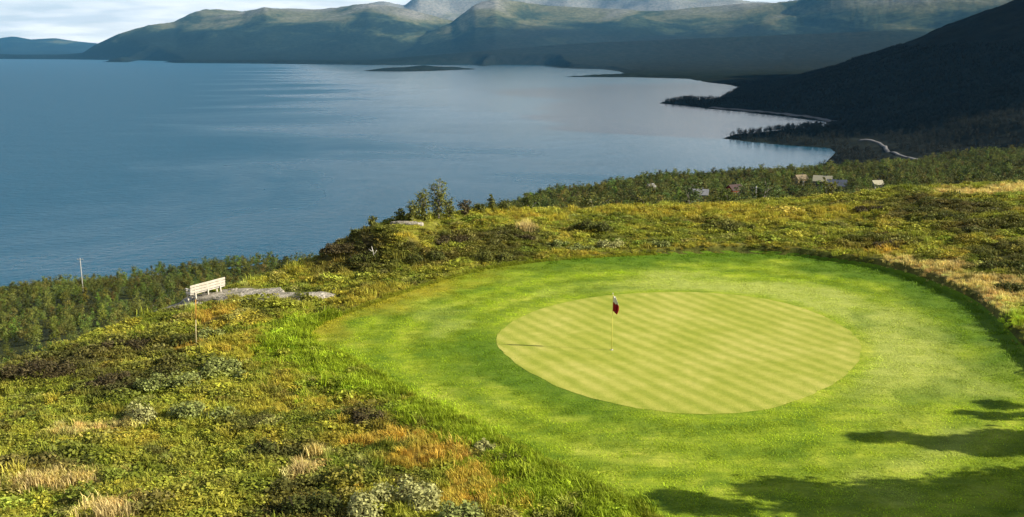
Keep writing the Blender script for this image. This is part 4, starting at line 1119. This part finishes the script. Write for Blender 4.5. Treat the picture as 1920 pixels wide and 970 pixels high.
def flag_cloth(z0, z1, name, mat):
    vs, fs, nu, nv = [], [], 20, 10
    for i in range(nv + 1):
        z = z0 + (z1 - z0) * i / nv; w = 0.11 + 0.10 * math.sin(math.pi * min(1, max(0, (2.12 - z) / 0.62)) * 0.9)
        for j in range(nu + 1):
            q = j / nu
            x = 0.012 + q * w + 0.012 * math.sin(9 * q + z * 7); y = 0.055 * math.sin(q * 13 + z * 3.0) * (0.3 + q) + 0.012
            vs.append((x, y, z - 0.13 * q + 0.01 * math.sin(q * 9)))
    for i in range(nv):
        for j in range(nu):
            a = i * (nu + 1) + j; fs.append((a, a + 1, a + nu + 2, a + nu + 1))
    o = MB().poly(vs, fs).build(name, mat, t, True)
    o.modifiers.new("thickness", 'SOLIDIFY').thickness = 0.004
    return o
tag(flag_cloth(1.84, 2.12, "flag", M_WHITE), "white upper half of the flag")
tag(flag_cloth(1.50, 1.838, "flag", M_FLAG), "dark red lower half of the flag")

# ------------------------------------------------------------------ bench
M_PLANK = simple_mat("weathered_white_wood", (0.58, 0.52, 0.42), 0.22, 5, 0.8)
bp = gp(390, 560)
bn = thing("park_bench", "weathered white wooden bench overlooking the lake", "bench", (bp[0], bp[1], bp[2] + 0.04), R(38))
bn.rotation_euler = (R(0), R(-6), R(40)); bn.scale = (1, 1, 0.9)
BL = 1.75
back = [(0.575, -0.19), (0.735, -0.235), (0.895, -0.28)]
def plank(size): return MB().box((0, 0, 0), size, None, 0.008).mesh("plank", M_PLANK)
pl_seat, pl_back = plank((BL, 0.125, 0.04)), plank((BL, 0.03, 0.135))
for yy in (-0.08, 0.06, 0.20, 0.34): obj("seat_plank", pl_seat, bn, (0, yy, 0.44))
for zz, yy in back:
    o = obj("back_plank", pl_back, bn, (0, yy, zz)); o.rotation_euler = (R(-16) * -1, 0, 0)
for sx in (-0.62, 0.0, 0.62):
    MB().box((sx, 0.33, 0.205), (0.07, 0.07, 0.43), None, 0.006).build("leg", M_PLANK, bn)
    MB().tube([(sx, -0.10, 0.0), (sx, -0.145, 0.42), (sx, -0.245, 0.93)], [0.04, 0.04, 0.034], 4).build("back_post", M_PLANK, bn)
    MB().box((sx, 0.12, 0.395), (0.06, 0.46, 0.05), None, 0.006).build("seat_bearer", M_PLANK, bn)
for sx in (-0.82, 0.82):
    a = MB().box((sx, 0.09, 0.665), (0.09, 0.62, 0.035), None, 0.006).build("armrest", M_PLANK, bn)
    MB().box((sx, 0.35, 0.325), (0.065, 0.065, 0.645), None, 0.006).build("armrest_post", M_PLANK, bn)
# ------------------------------------------------------------------ stake
M_OR = simple_mat("orange_paint", (0.50, 0.26, 0.05), 0.15, 12, 0.7); M_STK = simple_mat("bleached_stake_wood", (0.55, 0.46, 0.24), 0.2, 14, 0.8)
sp_ = gp(368, 648)
t = thing("marker_stake", "thin leaning stake with orange top in the heath near the bench", "stake", (sp_[0], sp_[1], sp_[2]))
MB().tube([(0, 0, -0.1), (0.02, 0, 0.6), (0.05, 0, 1.05)], [0.018, 0.017, 0.017], 7).build("stake_foot", M_STK, t, True)
MB().tube([(0.05, 0, 1.05), (0.09, 0.01, 1.85)], [0.020, 0.018], 7).build("stake_top", M_OR, t, True)

# snag on the mound
M_SNAG = simple_mat("bleached_wood", (0.62, 0.58, 0.50), 0.15, 9, 0.8)
sp_ = gp(699, 489)
o = MB().tube([(0, 0, -0.05), (0.05, 0, 0.35), (-0.04, 0.02, 0.75)], [0.035, 0.03, 0.012], 6).tube([(0.04, 0, 0.3), (0.22, 0.03, 0.55)], [0.02, 0.008], 5).tube([(0.02, 0, 0.45), (-0.2, 0, 0.62)], [0.016, 0.006], 5).build("dead_branch", M_SNAG, None, True)
o.location = (sp_[0], sp_[1], sp_[2]); tag(o, "bleached dead branch standing on the mound's dark face", "branch")

# ------------------------------------------------------------------ poles in the wood
M_PG = simple_mat("grey_pole_wood", (0.34, 0.33, 0.30), 0.1, 3, 0.8)
def mast(label, px, ytop, ybase, d, cross=True, rad=0.13):
    top = at_dist(px, ytop, d); z0 = g1(top[0], top[1])
    t = thing("utility_pole", label, "pole", (top[0], top[1], z0)); h = top[2] - z0
    MB().tube([(0, 0, -0.3), (0, 0, h)], [rad * 1.15, rad * 0.85], 8).build("pole", M_PG, t, True)
    if cross: MB().box((0, 0, h - 0.5), (1.7, 0.12, 0.14)).build("crossarm", M_PG, t)
    for sx in (-0.7, 0.7): MB().tube([(sx, 0, h - 0.43), (sx, 0, h - 0.2)], 0.06, 6).build("insulator", M_PG, t, True)
mast("pale pole rising from the birches far left against the water", 150, 484, 527, 300)
mast("pale pole standing at the heath edge right of the red cabin", 1418, 349, 376, 270)

# ------------------------------------------------------------------ cabins in the wood
CM = {'white': (0.34, 0.33, 0.30), 'dark': (0.05, 0.04, 0.035), 'red': (0.24, 0.025, 0.02), 'tan': (0.34, 0.25, 0.11), 'brown': (0.14, 0.09, 0.05), 'cream': (0.46, 0.38, 0.18),
      'white_r': (0.36, 0.35, 0.33), 'grey_r': (0.22, 0.22, 0.22), 'dark_r': (0.07, 0.045, 0.04), 'tan_r': (0.22, 0.17, 0.10), 'cream_r': (0.34, 0.31, 0.21), 'slate_r': (0.075, 0.085, 0.11)}
CM = {k: simple_mat("cabin_" + k, v, 0.1, 1.5, 0.7) for k, v in CM.items()}
m, n, l, b = new_mat("window_glass"); b.inputs['Base Color'].default_value = (0.03, 0.04, 0.05, 1); b.inputs['Roughness'].default_value = 0.1; b.inputs['Specular IOR Level'].default_value = 0.5
M_GLASS = m
for (px, py, d, W, D, H, hd, wall, roof, label, lift), p_ in zip(CABINS, CABIN_AT):
    k_ = min(1.35, 0.9 * math.hypot(p_[0], p_[1]) / d); W, D, H = W * k_, D * k_, H * k_
    zg = float(min(g1(p_[0] + a_, p_[1] + b_) for a_ in (-W / 2, W / 2) for b_ in (-D / 2, D / 2))); zb = p_[2] + 0.3
    t = thing("cabin", label, "cabin", (p_[0], p_[1], zb), R(hd), "cabins in the birch wood")
    rh = D * 0.36
    st_h = max(0.0, zb - zg) + 0.6
    MB().box((0, 0, -st_h / 2), (W * 0.96, D * 0.96, st_h - 0.01)).build("foundation", CM['dark'], t)
    w2, d2 = W / 2, D / 2
    MB().poly([(-w2, -d2, 0), (w2, -d2, 0), (w2, d2, 0), (-w2, d2, 0), (-w2, -d2, H), (w2, -d2, H), (w2, d2, H), (-w2, d2, H), (-w2, 0, H + rh), (w2, 0, H + rh)],
              [(0, 1, 5, 4), (2, 3, 7, 6), (1, 2, 6, 9, 5), (3, 0, 4, 8, 7), (0, 3, 2, 1)]).build("wall", CM[wall], t)
    ov = 0.35; e = H - ov * rh / d2
    rf = MB()
    for s in (-1, 1):
        rf.poly([(-w2 - ov, s * (d2 + ov), e + 0.02), (w2 + ov, s * (d2 + ov), e + 0.02), (w2 + ov, 0, H + rh + 0.03), (-w2 - ov, 0, H + rh + 0.03),
                 (-w2 - ov, s * (d2 + ov), e + 0.16), (w2 + ov, s * (d2 + ov), e + 0.16), (w2 + ov, 0, H + rh + 0.19), (-w2 - ov, 0, H + rh + 0.19)],
                [(0, 1, 2, 3), (4, 5, 6, 7), (0, 1, 5, 4), (1, 2, 6, 5), (3, 0, 4, 7)])
    r_ = rf.build("roof", CM[roof], t)
    MB().box((w2 * 0.4, 0.2, H + rh + 0.35), (0.5, 0.5, 0.9)).build("chimney", CM['dark' if wall != 'dark' else 'grey_r'], r_)
    tr = CM['white'] if wall in ('red', 'dark', 'brown', 'tan') else CM['brown']
    for sx in (-0.28, 0.28):
        wn_ = MB().box((sx * W, -d2 - 0.02, H * 0.55), (W * 0.16, 0.07, H * 0.36)).build("window", tr, t)
        MB().box((sx * W, -d2 - 0.06, H * 0.55), (W * 0.12, 0.04, H * 0.28)).build("pane", M_GLASS, wn_)
    for s in (-1, 1):
        wn_ = MB().box((s * (w2 + 0.02), -0.12 * D, H * 0.55), (0.07, D * 0.18, H * 0.36)).build("window", tr, t)
        MB().box((s * (w2 + 0.06), -0.12 * D, H * 0.55), (0.04, D * 0.14, H * 0.28)).build("pane", M_GLASS, wn_)
    MB().box((0, -d2 - 0.025, H * 0.39), (0.95, 0.08, H * 0.78)).build("door", tr, t)
